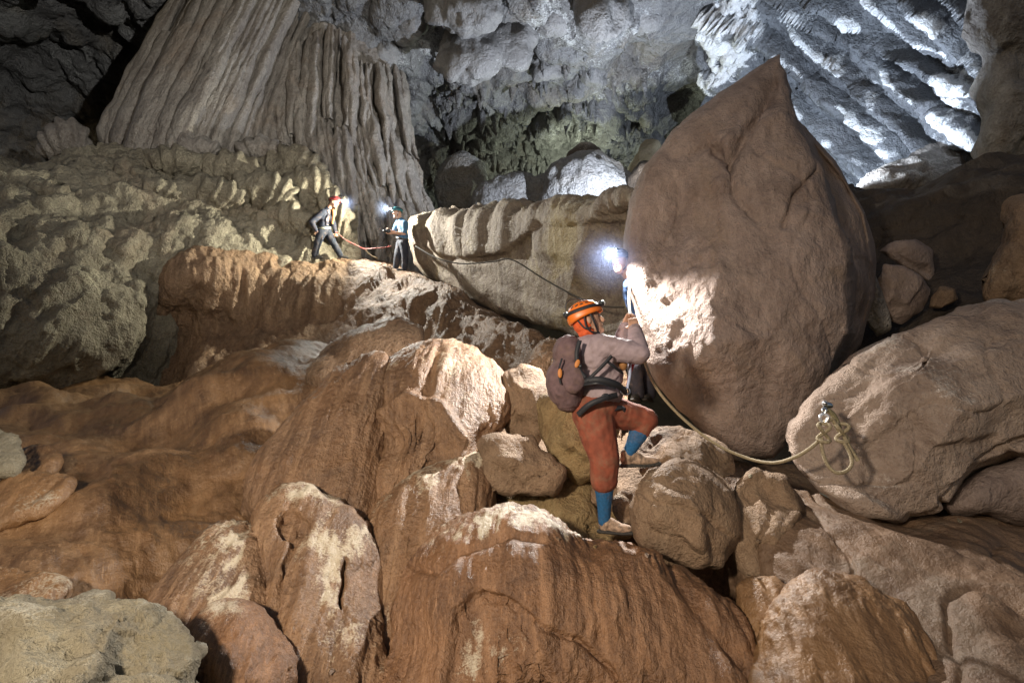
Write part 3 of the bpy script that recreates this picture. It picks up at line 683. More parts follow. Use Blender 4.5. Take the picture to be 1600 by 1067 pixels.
wall_rocks = [('angular brown slab wedged low beside the right edge of the pointed boulder', [(1366, 445), (1380, 412), (1412, 416), (1442, 432), (1456, 452), (1442, 482), (1408, 506), (1384, 498)], 7.6, M_boulder),
              ('dim block above the wedged brown slab', [(1374, 392), (1395, 376), (1432, 372), (1458, 392), (1460, 446), (1436, 432), (1404, 412)], 8.3, M_boulder),
              ('small ochre stone right of the wedged brown slab', [(1455, 465), (1470, 448), (1492, 450), (1500, 468), (1470, 482), (1452, 480)], 7.4, M_rock4),
              ('narrow grey sliver of rock along the boulder edge', [(1352, 400), (1372, 440), (1390, 490), (1395, 515), (1370, 525), (1352, 500), (1345, 450)], 7.5, M_drape)]
for lab, o_, d, m_ in wall_rocks:
    blob('wedged_rock', o_, d, 0.22, m_, [lumps(0.06, 1.8, 4), lumps(0.02, 6, 3)], pw=4.5, cuts=9, seed=len(lab), sharp=0.85, cut_lo=0.35, cut_hi=0.7, step=2.6, label=lab, cat='rock', group='rocks wedged by the right wall')
blob('wall_rock', [(1690, 300), (1600, 318), (1578, 338), (1560, 378), (1546, 402), (1530, 440), (1534, 470), (1562, 482), (1690, 492)], 6.1, 0.5, M_rock4, [lumps(0.25, 1.0, 4), popcorn(0.06, 3.5), lumps(0.03, 6, 4)], pw=2.2, step=2.8, crust=(0.08, 0.2, 1.4),
     label='pale knobbly rock at the right edge above the anchor boulder', cat='rock')

def anchor_stain(c): return 0.05 * ridged(flow(c.P, (1, 0.2, 0.35), 0.3) * 2.4, 4) * sm(c.Y, 700, 600)
blob('anchor_boulder', [(1227, 705), (1234, 662), (1262, 622), (1296, 590), (1330, 552), (1380, 526), (1450, 506), (1500, 486), (1560, 478), (1680, 476), (1680, 700), (1600, 722), (1532, 745), (1490, 792), (1440, 814), (1395, 818), (1340, 802), (1280, 772), (1245, 738)],
     4.75, 0.62, M_anchor, [lumps(0.13, 1.1, 3), anchor_stain, recess([(1340, 680), (1420, 640), (1480, 700), (1600, 690), (1600, 760), (1440, 830), (1340, 760)], 8, 0.05), groove([(1480, 792), (1530, 738), (1640, 690)], 4, 0.08), cracks(0.02, 1.5, 0.03), lumps(0.025, 5, 5)],
     centre=(1440, 650), tx=-0.15, ty=0.35, pw=3.2, step=2.3, cuts=4, seed=11, spread=0.6, sharp=0.7, planes=[((-0.62, -0.72, 0.30), 0.5), ((0.10, -0.95, -0.25), 0.55), ((-0.12, -0.55, 0.83), 0.6)], crust=(-0.12, 0.35, 1.4), label='tan boulder with dark stained top that carries the rope anchor', cat='boulder')
blob('shadowed_boulder', [(1480, 795), (1510, 760), (1560, 735), (1690, 700), (1690, 840), (1600, 826), (1540, 812)], 4.5, 0.3, M_boulder, [lumps(0.12, 1.2, 4), lumps(0.02, 5, 4)], step=3, pw=2.6, label='shadowed grey-brown boulder low at the right edge', cat='boulder')

# ------------------------------------------------------------------ ground sheets
GD = (0.35, -0.35, 0.55)
sheet('flowstone_slope', [
    [(-140, 590, 11.80), (100, 600, 11.80), (230, 605, 11.40), (310, 585, 11.13), (400, 552, 10.65), (520, 545, 9.85), (640, 560, 8.85)],
    [(-140, 640, 8.60), (100, 640, 8.60), (230, 640, 8.40), (310, 605, 8.53), (420, 575, 8.45), (530, 570, 7.85), (640, 600, 7.05)],
    [(-140, 700, 6.60), (100, 692, 6.60), (230, 680, 6.60), (330, 640, 6.87), (430, 620, 6.85), (540, 630, 6.45), (640, 660, 6.05)],
    [(-140, 780, 5.20), (100, 772, 5.20), (230, 765, 5.20), (330, 735, 5.47), (430, 715, 5.55), (540, 730, 5.35), (650, 760, 5.15)],
    [(-140, 870, 4.30), (100, 870, 4.30), (230, 872, 4.30), (330, 850, 4.57), (430, 850, 4.75), (540, 860, 4.65), (660, 870, 4.55)],
    [(-140, 960, 3.60), (100, 960, 3.60), (230, 960, 3.70), (330, 960, 3.97), (430, 960, 4.15), (540, 960, 4.15), (660, 970, 4.15)],
    [(-140, 1110, 2.90), (100, 1110, 2.90), (230, 1110, 3.00), (330, 1110, 3.27), (430, 1110, 3.55), (540, 1110, 3.65), (660, 1110, 3.75)]],
    M_smooth, [lumps(0.22, 0.7, 2), drips(0.42, 0.9, GD, 0.15, 2), drip_ridges(0.035, 4.0, GD, 0.08, 3), fringe(0.012, 16, GD, 0.1), lumps(0.008, 6, 3)], step=3)
sheet('cave_floor', [
    [(560, 575, 9.50), (750, 600, 8.30), (880, 625, 7.50), (1000, 650, 6.90), (1130, 700, 6.70), (1280, 730, 6.30)],
    [(560, 680, 6.20), (750, 690, 5.90), (880, 700, 5.60), (1000, 715, 5.30), (1130, 740, 5.30), (1280, 765, 5.20)],
    [(560, 765, 5.30), (750, 770, 5.10), (880, 775, 4.80), (1000, 800, 4.70), (1130, 815, 4.80), (1280, 820, 4.80)],
    [(560, 860, 4.90), (750, 850, 4.90), (880, 842, 5.05), (1000, 865, 5.10), (1130, 895, 5.00), (1280, 890, 4.80)],
    [(560, 980, 4.40), (750, 960, 4.30), (880, 950, 4.90), (1000, 960, 4.90), (1130, 970, 4.70), (1280, 970, 4.00)],
    [(560, 1120, 3.90), (750, 1120, 3.80), (880, 1120, 3.70), (1000, 1120, 3.60), (1130, 1120, 3.50), (1280, 1120, 3.50)]],
    M_rock4, [lumps(0.16, 1.1, 3), lumps(0.02, 6, 5)], step=3.0, crust=(-0.35, 0.2, 1.5))
sheet('right_slope', [
    [(1120, 735, 4.9), (1240, 760, 4.7), (1330, 790, 4.6), (1420, 805, 4.6), (1520, 800, 4.7), (1700, 790, 4.8)],
    [(1130, 810, 4.3), (1240, 820, 4.2), (1330, 835, 4.1), (1420, 838, 4.1), (1530, 830, 4.2), (1700, 835, 4.2)],
    [(1140, 890, 4.3), (1240, 890, 3.8), (1330, 890, 3.7), (1420, 890, 3.65), (1540, 890, 3.7), (1700, 900, 3.7)],
    [(1150, 980, 4.2), (1240, 970, 3.5), (1330, 970, 3.4), (1420, 970, 3.3), (1540, 970, 3.2), (1700, 980, 3.2)],
    [(1160, 1110, 3.1), (1240, 1110, 3.0), (1330, 1110, 2.9), (1420, 1110, 2.85), (1540, 1110, 2.8), (1700, 1110, 2.8)]],
    M_slope, [lumps(0.20, 1.1, 4), drip_ridges(0.03, 3.5, (0.6, -0.5, -0.6), 0.2), cracks(0.03, 1.2, 0.03), lumps(0.012, 6, 4)], step=3, crust=(-0.8, 0.3, 1.5))

# ------------------------------------------------------------------ mounds and rocks of the foreground
FD = (0.0, -0.62, -0.78)
FLOW = [lumps(0.085, 1.3, 2), drip_ridges(0.038, 3.2, FD, 0.10, 2), drip_ridges(0.016, 9.0, FD, 0.09, 3), fringe(0.032, 13, FD, 0.10), fringe(0.014, 28, FD, 0.3, -0.1, 0.5), lumps(0.008, 12, 4)]
def mound(lab, o_, d, bulge, mat=None, fns=None, cat='flowstone mound', name='flowstone_mound', **k):
    k.setdefault('crust', (-0.46, 0.60, 2.0)); k.setdefault('ty', 0.72); k.setdefault('pw', 2.6)
    return blob(name, o_, d, bulge, mat or M_brown5, FLOW if fns is None else FLOW + fns, label=lab, cat=cat, step=2.1, **k)
ROCK = [lumps(0.07, 1.7, 3), facets(0.08, 2.2), lumps(0.025, 5, 5), cracks(0.02, 1.8, 0.03), lumps(0.006, 18, 3)]
def rock(lab, o_, d, bulge, mat=None, fns=None, cat='rock', name='rock', **k):
    k.setdefault('crust', (-0.40, 0.5, 2.2)); k.setdefault('ty', 0.4); k.setdefault('pw', 3.8)
    k.setdefault('sharp', 0.75); k.setdefault('cuts', 14); k.setdefault('seed', len(lab)); k.setdefault('spread', 1.1); k.setdefault('cut_lo', 0.35); k.setdefault('cut_hi', 0.75)
    return blob(name, o_, d, bulge, mat or M_rock4, ROCK if fns is None else ROCK + fns, label=lab, cat=cat, step=2.1, **k)

mound('rounded brown knob at the head of the left flowstone, below the terrace face', [(480, 590), (500, 555), (535, 528), (575, 508), (622, 500), (656, 512), (655, 545), (610, 570), (560, 605), (510, 620)], 7.6, 0.5, M_brown9)
mound('long low brown swell at the foot of the terrace, left of the knob', [(235, 660), (270, 620), (330, 585), (390, 575), (425, 600), (430, 640), (380, 660), (310, 690), (250, 700)], 8.2, 0.45, M_smooth, ty=1.0, crust=(None, 0, 1))
mound('slanting brown flow with streaked face left of the dripping mound', [(605, 560), (560, 568), (505, 608), (452, 660), (412, 710), (386, 762), (390, 812), (430, 845), (500, 855), (565, 832), (596, 790), (606, 730), (610, 640)], 5.2, 0.45)
mound('big dripping mound with a fringed pale rim in the centre left', [(594, 630), (600, 575), (638, 543), (690, 534), (742, 553), (782, 588), (798, 622), (788, 662), (758, 702), (738, 745), (662, 765), (604, 805), (578, 765), (588, 700)], 5.45, 0.55,
      fns=[groove([(600, 650), (640, 625), (690, 640), (720, 690)], 9, -0.07), recess([(600, 680), (660, 650), (710, 700), (700, 760), (600, 790)], 14, 0.10), lighter([(690, 545), (740, 555), (795, 610), (785, 660), (745, 690), (720, 640), (650, 610), (640, 580)], 14, 0.45)], crust=(-0.36, 0.62, 2.0))
mound('white lit-top lobe with a peaked top in the middle foreground', [(570, 890), (585, 802), (622, 762), (682, 726), (732, 708), (766, 714), (776, 772), (770, 830), (750, 900), (700, 980), (680, 1130), (560, 1130), (562, 1000)], 4.42, 0.42, centre=(662, 860), fns=[lighter([(640, 765), (685, 725), (735, 705), (770, 714), (772, 775), (735, 765), (700, 740), (665, 775)], 9, 0.7)], crust=(-0.30, 0.68, 2.0))
rock('tan peaked rock between the white crusted lobe and the climber', [(750, 695), (785, 680), (832, 681), (852, 704), (880, 738), (866, 768), (800, 775), (762, 755)], 4.75, 0.25)  # the white of that lobe is lamp light painted on its top
rock('upright brown rock at the right end of the dripping mound', [(788, 585), (815, 570), (842, 578), (862, 610), (856, 655), (842, 695), (804, 698), (782, 655)], 5.5, 0.25)
rock('dark ochre rock standing left of the legs of the climber', [(846, 625), (878, 602), (930, 610), (965, 670), (958, 735), (905, 750), (862, 722), (842, 680)], 5.0, 0.3, M_ochre)
rock('low yellowish rock hollowed beside the lower foot of the climber', [(780, 775), (848, 742), (920, 738), (965, 775), (985, 835), (935, 858), (860, 840), (800, 812)], 4.85, 0.25, M_ochre, ty=1.1)
rock('squat brown boulder under the raised foot of the climber', [(988, 764), (1012, 738), (1062, 722), (1118, 736), (1150, 766), (1150, 832), (1130, 886), (1082, 890), (1000, 852), (985, 800)], 4.2, 0.34, ty=0.3, planes=[((0.0, -0.35, 0.95), 0.45), ((-0.25, -0.95, 0.05), 0.5), ((0.7, -0.7, 0.0), 0.5)])
rock('rough rock slab behind the boulder under the raised foot', [(1000, 698), (1020, 668), (1062, 666), (1102, 684), (1142, 704), (1150, 742), (1100, 748), (1040, 732), (1002, 738)], 4.7, 0.28, ty=0.9)
rock('pale brown rock right of the boulder under the raised foot', [(1148, 755), (1180, 730), (1228, 742), (1256, 800), (1238, 880), (1186, 908), (1150, 892), (1140, 820)], 4.35, 0.3, ty=0.5)
rock('small white stone wedged beside the lower shoe', [(956, 785), (970, 764), (988, 768), (994, 800), (985, 822), (962, 818)], 4.5, 0.08, crust=(0.2, 0.2, 2.2))
mound('lobe with a round flat scar, left foreground', [(392, 812), (426, 772), (470, 760), (512, 778), (548, 802), (580, 842), (598, 900), (606, 980), (612, 1130), (416, 1130), (404, 1000), (394, 900)], 4.08, 0.40, centre=(492, 900),
      fns=[recess(droop(456, 818, 27, 24, 14, 3, 0.05), 2.5, 0.07), groove([(541, 872), (535, 890), (537, 908), (531, 930), (532, 948)], 1.8, 0.10), groove([(455, 845), (440, 900), (436, 960)], 5, 0.06), lighter([(440, 768), (480, 760), (520, 790), (565, 830), (572, 872), (540, 885), (520, 965), (488, 965), (500, 870), (490, 800)], 9, 0.7)], crust=(-0.30, 0.62, 2.2))
mound('slanting streaked lobe left of the scarred lobe', [(325, 828), (368, 814), (408, 826), (436, 880), (448, 960), (452, 1130), (240, 1130), (222, 1010), (240, 935), (295, 862)], 3.95, 0.34, centre=(345, 935), fns=[lighter([(355, 815), (392, 820), (382, 880), (400, 905), (385, 945), (335, 965), (330, 900)], 9, 0.6)], crust=(-0.32, 0.55, 2.2))
mound('dark brown base mound at the bottom between the lobes', [(425, 1010), (462, 945), (540, 890), (604, 905), (645, 965), (655, 1120), (420, 1120)], 3.75, 0.25)
mound('round boulder-like mound at the bottom left', [(298, 1002), (320, 966), (360, 951), (402, 964), (438, 1000), (452, 1060), (420, 1100), (340, 1100), (302, 1055)], 3.3, 0.28, M_brown3, ty=0.7, crust=(-0.36, 0.66, 2.4))
rock('large pale rough rock filling the bottom left corner', [(-140, 940), (60, 938), (150, 934), (232, 950), (288, 980), (312, 1022), (305, 1062), (330, 1130), (-140, 1130)], 2.85, 0.4, M_pale, cat='boulder', name='boulder', crust=(-0.05, 0.3, 2.6), ty=0.9, cuts=3, fns=[lumps(0.10, 2.6, 4), popcorn(0.035, 9), lumps(0.012, 22, 3)])
mound('huge brown mound with a pale lamplit shoulder at the bottom centre', [(596, 1130), (606, 1010), (622, 935), (650, 880), (690, 836), (740, 802), (790, 788), (850, 797), (905, 836), (965, 852), (1040, 880), (1105, 917), (1165, 962), (1205, 1022), (1235, 1130)],
      3.72, 0.62, M_brown3, centre=(900, 1010), ty=0.42, pw=2.8, fns=[recess([(716, 960), (745, 925), (800, 940), (835, 985), (858, 1050), (880, 1130), (690, 1130)], 7, 0.06), groove([(755, 930), (800, 945), (850, 985), (905, 1000), (950, 1040), (985, 1100)], 4, 0.05), groove([(1040, 885), (1090, 960), (1150, 1040), (1180, 1110)], 9, 0.04), groove([(655, 890), (690, 900), (720, 870), (790, 840), (850, 850)], 6, 0.03), lighter([(725, 950), (760, 930), (800, 945), (835, 1000), (860, 1130), (700, 1130)], 14, 0.55), lighter([(672, 875), (700, 838), (745, 800), (795, 786), (850, 798), (905, 838), (840, 832), (770, 838), (705, 880)], 10, 0.95)], crust=(-0.50, 0.66, 2.2))
mound('smooth dark brown lobe at the bottom right', [(1196, 1000), (1232, 930), (1300, 911), (1372, 934), (1424, 976), (1456, 1036), (1470, 1130), (1205, 1130)], 3.25, 0.26, M_smooth, crust=(None, 0, 1))
mound('wedge of brown stone between the huge mound and the smooth lobe', [(1158, 925), (1180, 910), (1218, 912), (1238, 955), (1242, 1010), (1215, 1035), (1185, 1000)], 3.55, 0.14, M_smooth, crust=(-0.5, 0.3, 2))
for lab, o_, d in [('pale cushion of stone at the left edge', [(-60, 735), (0, 715), (60, 700), (92, 712), (75, 745), (20, 770), (-60, 775)], 5.2), ('second pale cushion just below the first at the left edge', [(-60, 780), (10, 752), (70, 745), (110, 752), (85, 790), (20, 815), (-60, 830)], 4.7),
                   ('flat grey stone at the left edge above the bottom corner rock', [(-60, 905), (20, 900), (90, 905), (108, 925), (70, 950), (-60, 960)], 3.6), ('knobbly pale clump of calcite at the left edge', [(-60, 690), (-10, 680), (20, 690), (30, 720), (10, 740), (-60, 745)], 5.0)]:
    mound(lab, o_, d, 0.10, M_smooth if 'knob' not in lab else M_pale, cat='rock', name='rock', ty=1.2, crust=(0.0, 0.3, 1.5), fns=[popcorn(0.05, 9)] if 'knob' in lab else [])
# ------------------------------------------------------------------ people
def capsule(A, B, ra, rb, n=14, k=5):
    A, B = np.array(A, float), np.array(B, float); ax = B - A; L = np.linalg.norm(ax); ax = ax / (L + 1e-9)
    t = np.array([0, 0, 1.0]) if abs(ax[2]) < 0.9 else np.array([1.0, 0, 0])
    e1 = np.cross(ax, t); e1 /= np.linalg.norm(e1); e2 = np.cross(ax, e1)
    an = np.linspace(0, 2 * math.pi, n, endpoint=False); V = []
    for s in range(-k, 1):
        q = s / k * math.pi / 2 * 0.985; V.append((A + ax * ra * math.sin(q), ra * math.cos(q)))
    for s in range(0, k + 1):
        q = s / k * math.pi / 2 * 0.985; V.append((B + ax * rb * math.sin(q), rb * math.cos(q)))
    P = np.array([c + r * (math.cos(a) * e1 + math.sin(a) * e2) for c, r in V for a in an])
    F = grid_faces(len(V), n, True).tolist()
    F.append(list(range(n))[::-1]); F.append([(len(V) - 1) * n + i for i in range(n)])
    return P, F

def ellipsoid(C, axes, n=20, m=12):
    """axes: three world vectors (half sizes)"""
    P = []
    for i in range(m + 1):
        th = 0.02 + (math.pi - 0.04) * i / m
        for j in range(n):
            a = 2 * math.pi * j / n
            P.append(np.array(C) + math.sin(th) * math.cos(a) * np.array(axes[0]) + math.sin(th) * math.sin(a) * np.array(axes[1]) + math.cos(th) * np.array(axes[2]))
    F = grid_faces(m + 1, n, True).tolist(); F.append(list(range(n))[::-1]); F.append([m * n + i for i in range(n)])
    return np.array(P), F

def raw_object(name, pieces):
    V, F, k = [], [], 0
    for P, f in pieces:
        V.append(P); F += [[i + k for i in q] for q in f]; k += len(P)
    me = bpy.data.meshes.new(name); me.from_pydata(np.concatenate(V).tolist(), [], F); me.update()
    bm = bmesh.new(); bm.from_mesh(me); bmesh.ops.recalc_face_normals(bm, faces=bm.faces); bm.to_mesh(me); bm.free()
    return me

def fused(name, pieces, voxel, mat, parent, smooth=6, wrinkle=0.0, wscale=14, wdir=None, cut=None):
    """one continuous surface grown round overlapping pieces"""
    me = raw_object(name, pieces)
    tmp = bpy.data.objects.new('tmp', me); COL.objects.link(tmp)
    r = tmp.modifiers.new('r', 'REMESH'); r.mode = 'VOXEL'; r.voxel_size = voxel
    s = tmp.modifiers.new('s', 'SMOOTH'); s.factor = 0.5; s.iterations = smooth
    dg = bpy.context.evaluated_depsgraph_get()
    m2 = bpy.data.meshes.new_from_object(tmp.evaluated_get(dg)); bpy.data.objects.remove(tmp); bpy.data.meshes.remove(me)
    n = len(m2.vertices); V = np.empty(n * 3, np.float32); m2.vertices.foreach_get('co', V); V = V.reshape(-1, 3)
    N = np.empty(n * 3, np.float32); m2.vertices.foreach_get('normal', N); N = N.reshape(-1, 3)
    if wrinkle:
        Q = flow(V, wdir, 0.3) if wdir else V
        V = V + N * (wrinkle * ridged(warp(Q, 0.03, 8) * wscale, 2))[:, None]
    loc = np.array(parent.location) if parent else np.zeros(3)
    m2.vertices.foreach_set('co', (V - loc).astype(np.float32).ravel())
    m2.polygons.foreach_set('use_smooth', np.ones(len(m2.polygons), bool)); m2.materials.clear(); m2.materials.append(mat); m2.update(); m2.name = name
    o = bpy.data.objects.new(name, m2); COL.objects.link(o)
    if parent: o.parent = parent
    return o

def part(name, pieces, mat, parent, smooth=True, top=None):
    me = raw_object(name, pieces)
    loc = Vector(parent.location) if parent and parent.parent is None else (Vector(parent.parent.location) if parent else Vector((0, 0, 0)))
    if parent and parent.parent is not None: loc = loc + Vector(parent.location)
    me.transform(Matrix.Translation(-loc))
    me.polygons.foreach_set('use_smooth', np.full(len(me.polygons), smooth)); me.materials.append(mat)
    o = bpy.data.objects.new(name, me); COL.objects.link(o)
    if parent: o.parent = parent
    return o

def tube_pieces(pts, r, n=8, samples=None):
    pts = np.array([tuple(p) for p in pts], float); k = samples or max(8, len(pts) * 8)
    C = catmull(pts, k).astype(float)
    T = np.gradient(C, axis=0); T /= np.linalg.norm(T, axis=1)[:, None] + 1e-9
    e = np.cross(T[0], [0.3, 0.2, 0.9]); e /= np.linalg.norm(e); P = []
    for c, t in zip(C, T):
        e = e - t * np.dot(e, t); e /= np.linalg.norm(e) + 1e-9; f = np.cross(t, e)
        for j in range(n):
            a = 2 * math.pi * j / n; P.append(c + r * (math.cos(a) * e + math.sin(a) * f))
    F = grid_faces(k, n, True).tolist(); F.append(list(range(n))[::-1]); F.append([(k - 1) * n + i for i in range(n)])
    return np.array(P), F

def strap_pieces(pts, normal, w, t, samples=None):
    """flat webbing along points; normal: outward direction(s)"""
    pts = np.array([tuple(p) for p in pts], float); k = samples or len(pts) * 8
    C = catmull(pts, k).astype(float); T = np.gradient(C, axis=0); T /= np.linalg.norm(T, axis=1)[:, None] + 1e-9
    n = np.array(normal, float); Nn = np.repeat(n[None], k, 0) if n.ndim == 1 else catmull(n, k).astype(float)
    Nn = Nn - T * np.sum(Nn * T, 1)[:, None]; Nn /= np.linalg.norm(Nn, axis=1)[:, None] + 1e-9; S = np.cross(T, Nn)
    P = []
    for c, s, m in zip(C, S, Nn):
        P += [c - s * w / 2 - m * t / 2, c + s * w / 2 - m * t / 2, c + s * w / 2 + m * t / 2, c - s * w / 2 + m * t / 2]
    F = grid_faces(k, 4, True).tolist(); F.append([3, 2, 1, 0]); F.append([(k - 1) * 4 + i for i in range(4)])
    return np.array(P), F

def basis(f, u):
    f = np.array(f, float); f /= np.linalg.norm(f); u = np.array(u, float); u = u - f * np.dot(f, u); u /= np.linalg.norm(u)
    return f, np.cross(u, f), u          # forward, left, up

SKIN = simple('skin', (0.42, 0.24, 0.16), 0.5, noise=0.12, nscale=40)
BLACK = simple('black_webbing', (0.018, 0.018, 0.022), 0.65, noise=0.3, nscale=200)
DARKPLASTIC = simple('dark_plastic', (0.02, 0.021, 0.025), 0.35)
EYE = simple('eye_dark', (0.02, 0.014, 0.012), 0.2)
STEEL = simple('steel', (0.55, 0.56, 0.58), 0.28, 1.0)
LENS = simple('lit_lamp_lens', (0.9, 0.9, 0.9), 0.2, emit=(0.88, 0.93, 1.0), estr=130)
LENSOFF = simple('unlit_lamp_lens', (0.55, 0.58, 0.6), 0.1)
LIPS = simple('lips', (0.30, 0.12, 0.09), 0.5)

def head_pieces(H, f, u, s=1.0):
    f, l, u = basis(f, u); H = np.array(H, float)
    ps = [ellipsoid(H + u * .02 * s, (f * .095 * s, l * .077 * s, u * .11 * s)),
          ellipsoid(H + f * .03 * s - u * .055 * s, (f * .066 * s, l * .056 * s, u * .066 * s)),            # jaw
          capsule(H + f * .094 * s + u * .022 * s, H + f * .112 * s - u * .018 * s, .010 * s, .017 * s),     # nose
          capsule(H + f * .078 * s - u * .092 * s - l * .008 * s, H + f * .078 * s - u * .092 * s + l * .008 * s, .02 * s, .02 * s),
          capsule(H + f * .088 * s + u * .034 * s - l * .03 * s, H + f * .088 * s + u * .034 * s + l * .03 * s, .013 * s, .013 * s),
          capsule(H + f * .088 * s - u * .052 * s - l * .016 * s, H + f * .088 * s - u * .052 * s + l * .016 * s, .012 * s, .012 * s)]
    for k in (-1, 1):
        ps.append(ellipsoid(H + l * .079 * s * k - f * .008 * s, (f * .018 * s, l * .010 * s, u * .03 * s), 10, 8))
    return ps

def hand_pieces(W, dirn, palm_n, grip=None, s=1.0, curl=1.0):
    """palm from wrist W along dirn; fingers curl towards palm_n"""
    d, t, n = basis(dirn, palm_n); W = np.array(W, float); ps = []
    ps.append(ellipsoid(W + d * .045 * s, (d * .052 * s, t * .042 * s, n * .017 * s), 14, 10))
    for q, L in zip((-.03, -.01, .01, .03), (.036, .042, .04, .032)):
        b = W + d * .085 * s + t * q * s; a1 = 0.5 * curl; p1 = b + (d * math.cos(a1) + n * math.sin(a1)) * L * s
        a2 = 1.7 * curl; p2 = p1 + (d * math.cos(a2) + n * math.sin(a2)) * L * .75 * s
        a3 = 2.6 * curl; p3 = p2 + (d * math.cos(a3) + n * math.sin(a3)) * L * .55 * s
        ps += [capsule(b - d * .02 * s, p1, .0095 * s, .0088 * s, 8, 3), capsule(p1, p2, .0088 * s, .008 * s, 8, 3), capsule(p2, p3, .008 * s, .007 * s, 8, 3)]
    b = W + d * .03 * s - t * .038 * s; p1 = b + (d * .6 - t * .5 + n * .6) * .04 * s; p2 = p1 + (d * .55 + t * .3 + n * .75) * .032 * s
    ps += [capsule(b, p1, .012 * s, .010 * s, 8, 3), capsule(p1, p2, .010 * s, .008 * s, 8, 3)]
    return ps

def chain(pts, rad):
    return [capsule(pts[i], pts[i + 1], rad[i], rad[i + 1]) for i in range(len(pts) - 1)]

def shoe(name, heel, toe, up, mat, sole_mat, root, voxel, s=1.0):
    h, t = np.array(heel, float), np.array(toe, float); f, l, u = basis(t - h, up); L = np.linalg.norm(t - h)
    up_ = [ellipsoid(h + f * .05 * s + u * .045 * s, (f * .055 * s, l * .036 * s, u * .05 * s)), ellipsoid(h + f * (L * .62) + u * .030 * s, (f * L * .40, l * .043 * s, u * .036 * s)),
           capsule(h + f * .045 * s + u * .085 * s, h + f * .06 * s + u * .06 * s, .042 * s, .045 * s), capsule(h + f * .09 * s + u * .07 * s, h + f * (L * .6) + u * .04 * s, .034 * s, .032 * s)]
    o = fused(name, up_, voxel, mat, root, 4)
    so = []
    for i in range(9):
        q = i / 8; w = (.034 + .012 * math.sin(q * math.pi * 0.9)) * s
        so.append(ellipsoid(h + f * (L * (0.04 + .92 * q)) - u * (.002 - .02 * max(0, q - .75)), (f * .03 * s, l * w, u * .017 * s), 12, 8))
    sl = fused('sole', so, voxel, sole_mat, None, 3)
    sl.parent = o; sl.location = -Vector(root.location)
    for i in range(4):
        a = h + f * L * (.36 + .09 * i) + u * (.085 - .011 * i) * s
        la = part('lace', [capsule(a - l * .02 * s - u * .006, a + l * .02 * s - u * .006, .0035 * s, .0035 * s, 6, 2)], BLACK, o)
        la.location = (0, 0, 0)
    return o

def empty(name, loc):
    o = bpy.data.objects.new(name, None); COL.objects.link(o); o.location = loc; o.empty_display_size = 0.2
    return o

def helmet(root, H, f, u, mat, s=1.0, lit=True, vents=True, voxel=0.006, band=BLACK):
    f, l, u = basis(f, u); H = np.array(H, float)
    C = H + u * .045 * s
    # dome: upper half shell with a rolled rim
    P, n, m = [], 40, 14
    def surf(th, a, k=1.0):
        bump = 1 + 0.02 * math.cos(5 * a) * math.sin(th)
        return C + k * (math.sin(th) * bump * (math.cos(a) * f * .135 * s + math.sin(a) * l * .108 * s) + math.cos(th) * u * .112 * s)
    for i in range(m + 1):
        for j in range(n): P.append(surf(0.03 + i / m * (1.60 + 0.30 * (0.5 - 0.5 * math.cos(2 * math.pi * j / n)) ** 2), 2 * math.pi * j / n))
    for i in range(m, -1, -1):
        for j in range(n): P.append(surf(0.03 + i / m * (1.60 + 0.30 * (0.5 - 0.5 * math.cos(2 * math.pi * j / n)) ** 2), 2 * math.pi * j / n, 0.93))
    F = grid_faces(2 * (m + 1), n, True).tolist(); F.append(list(range(n))[::-1]); F.append([(2 * m + 1) * n + i for i in range(n)])
    hel = part('helmet', [(np.array(P), F)], mat, root)
    bandp = [surf(1.22, a, 1.02) for a in np.linspace(0, 2 * math.pi, 25)]
    bn = [p - C for p in bandp]
    part('lamp_strap', [strap_pieces(bandp, np.array(bn), .026 * s, .004 * s, 60)], band, hel)
    if vents:
        for a in (0.5, 0.9, 1.3, 1.7, 2.1, 2.5, -0.5, -0.9, -1.3, -1.7, -2.1, -2.5):
            for th, kk in ((0.82, 1.0), (0.52, .8)):
                if th < .6 and abs(abs(a) - 1.3) > .5: continue
                c = surf(th, a); nn = (c - C) / np.linalg.norm(c - C); ff, ll, uu = basis(nn, f)
                part('vent', [ellipsoid(c, (nn * .003 * s, ll * .008 * s * kk, uu * .015 * s * kk), 10, 6)], DARKPLASTIC, hel)
    L0 = surf(1.12, 0, 1.04)
    lb = part('headlamp', [ellipsoid(L0 + f * .014 * s, (f * .024 * s, l * .032 * s, u * .024 * s), 16, 10)], DARKPLASTIC, hel)
    part('battery_pack', [ellipsoid(surf(1.2, math.pi, 1.06), (f * .02 * s, l * .04 * s, u * .028 * s), 16, 10)], DARKPLASTIC, hel)
    lens = part('lens', [ellipsoid(L0 + f * .034 * s, (f * .010 * s, l * .022 * s, u * .018 * s), 14, 8)], LENS if lit else LENSOFF, hel)
    for k in (-1, 1):
        part('chin_strap', [strap_pieces([C + l * k * .098 * s - u * .01 * s + f * .02 * s, H + l * k * .088 * s + f * .03 * s - u * .05 * s, H + f * .05 * s - u * .125 * s + l * k * .01], l * k, .014 * s, .003 * s)], BLACK, hel)
    return hel, L0 + f * .06 * s

def J(**k): return {a: np.array(at(*b)) for a, b in k.items()}

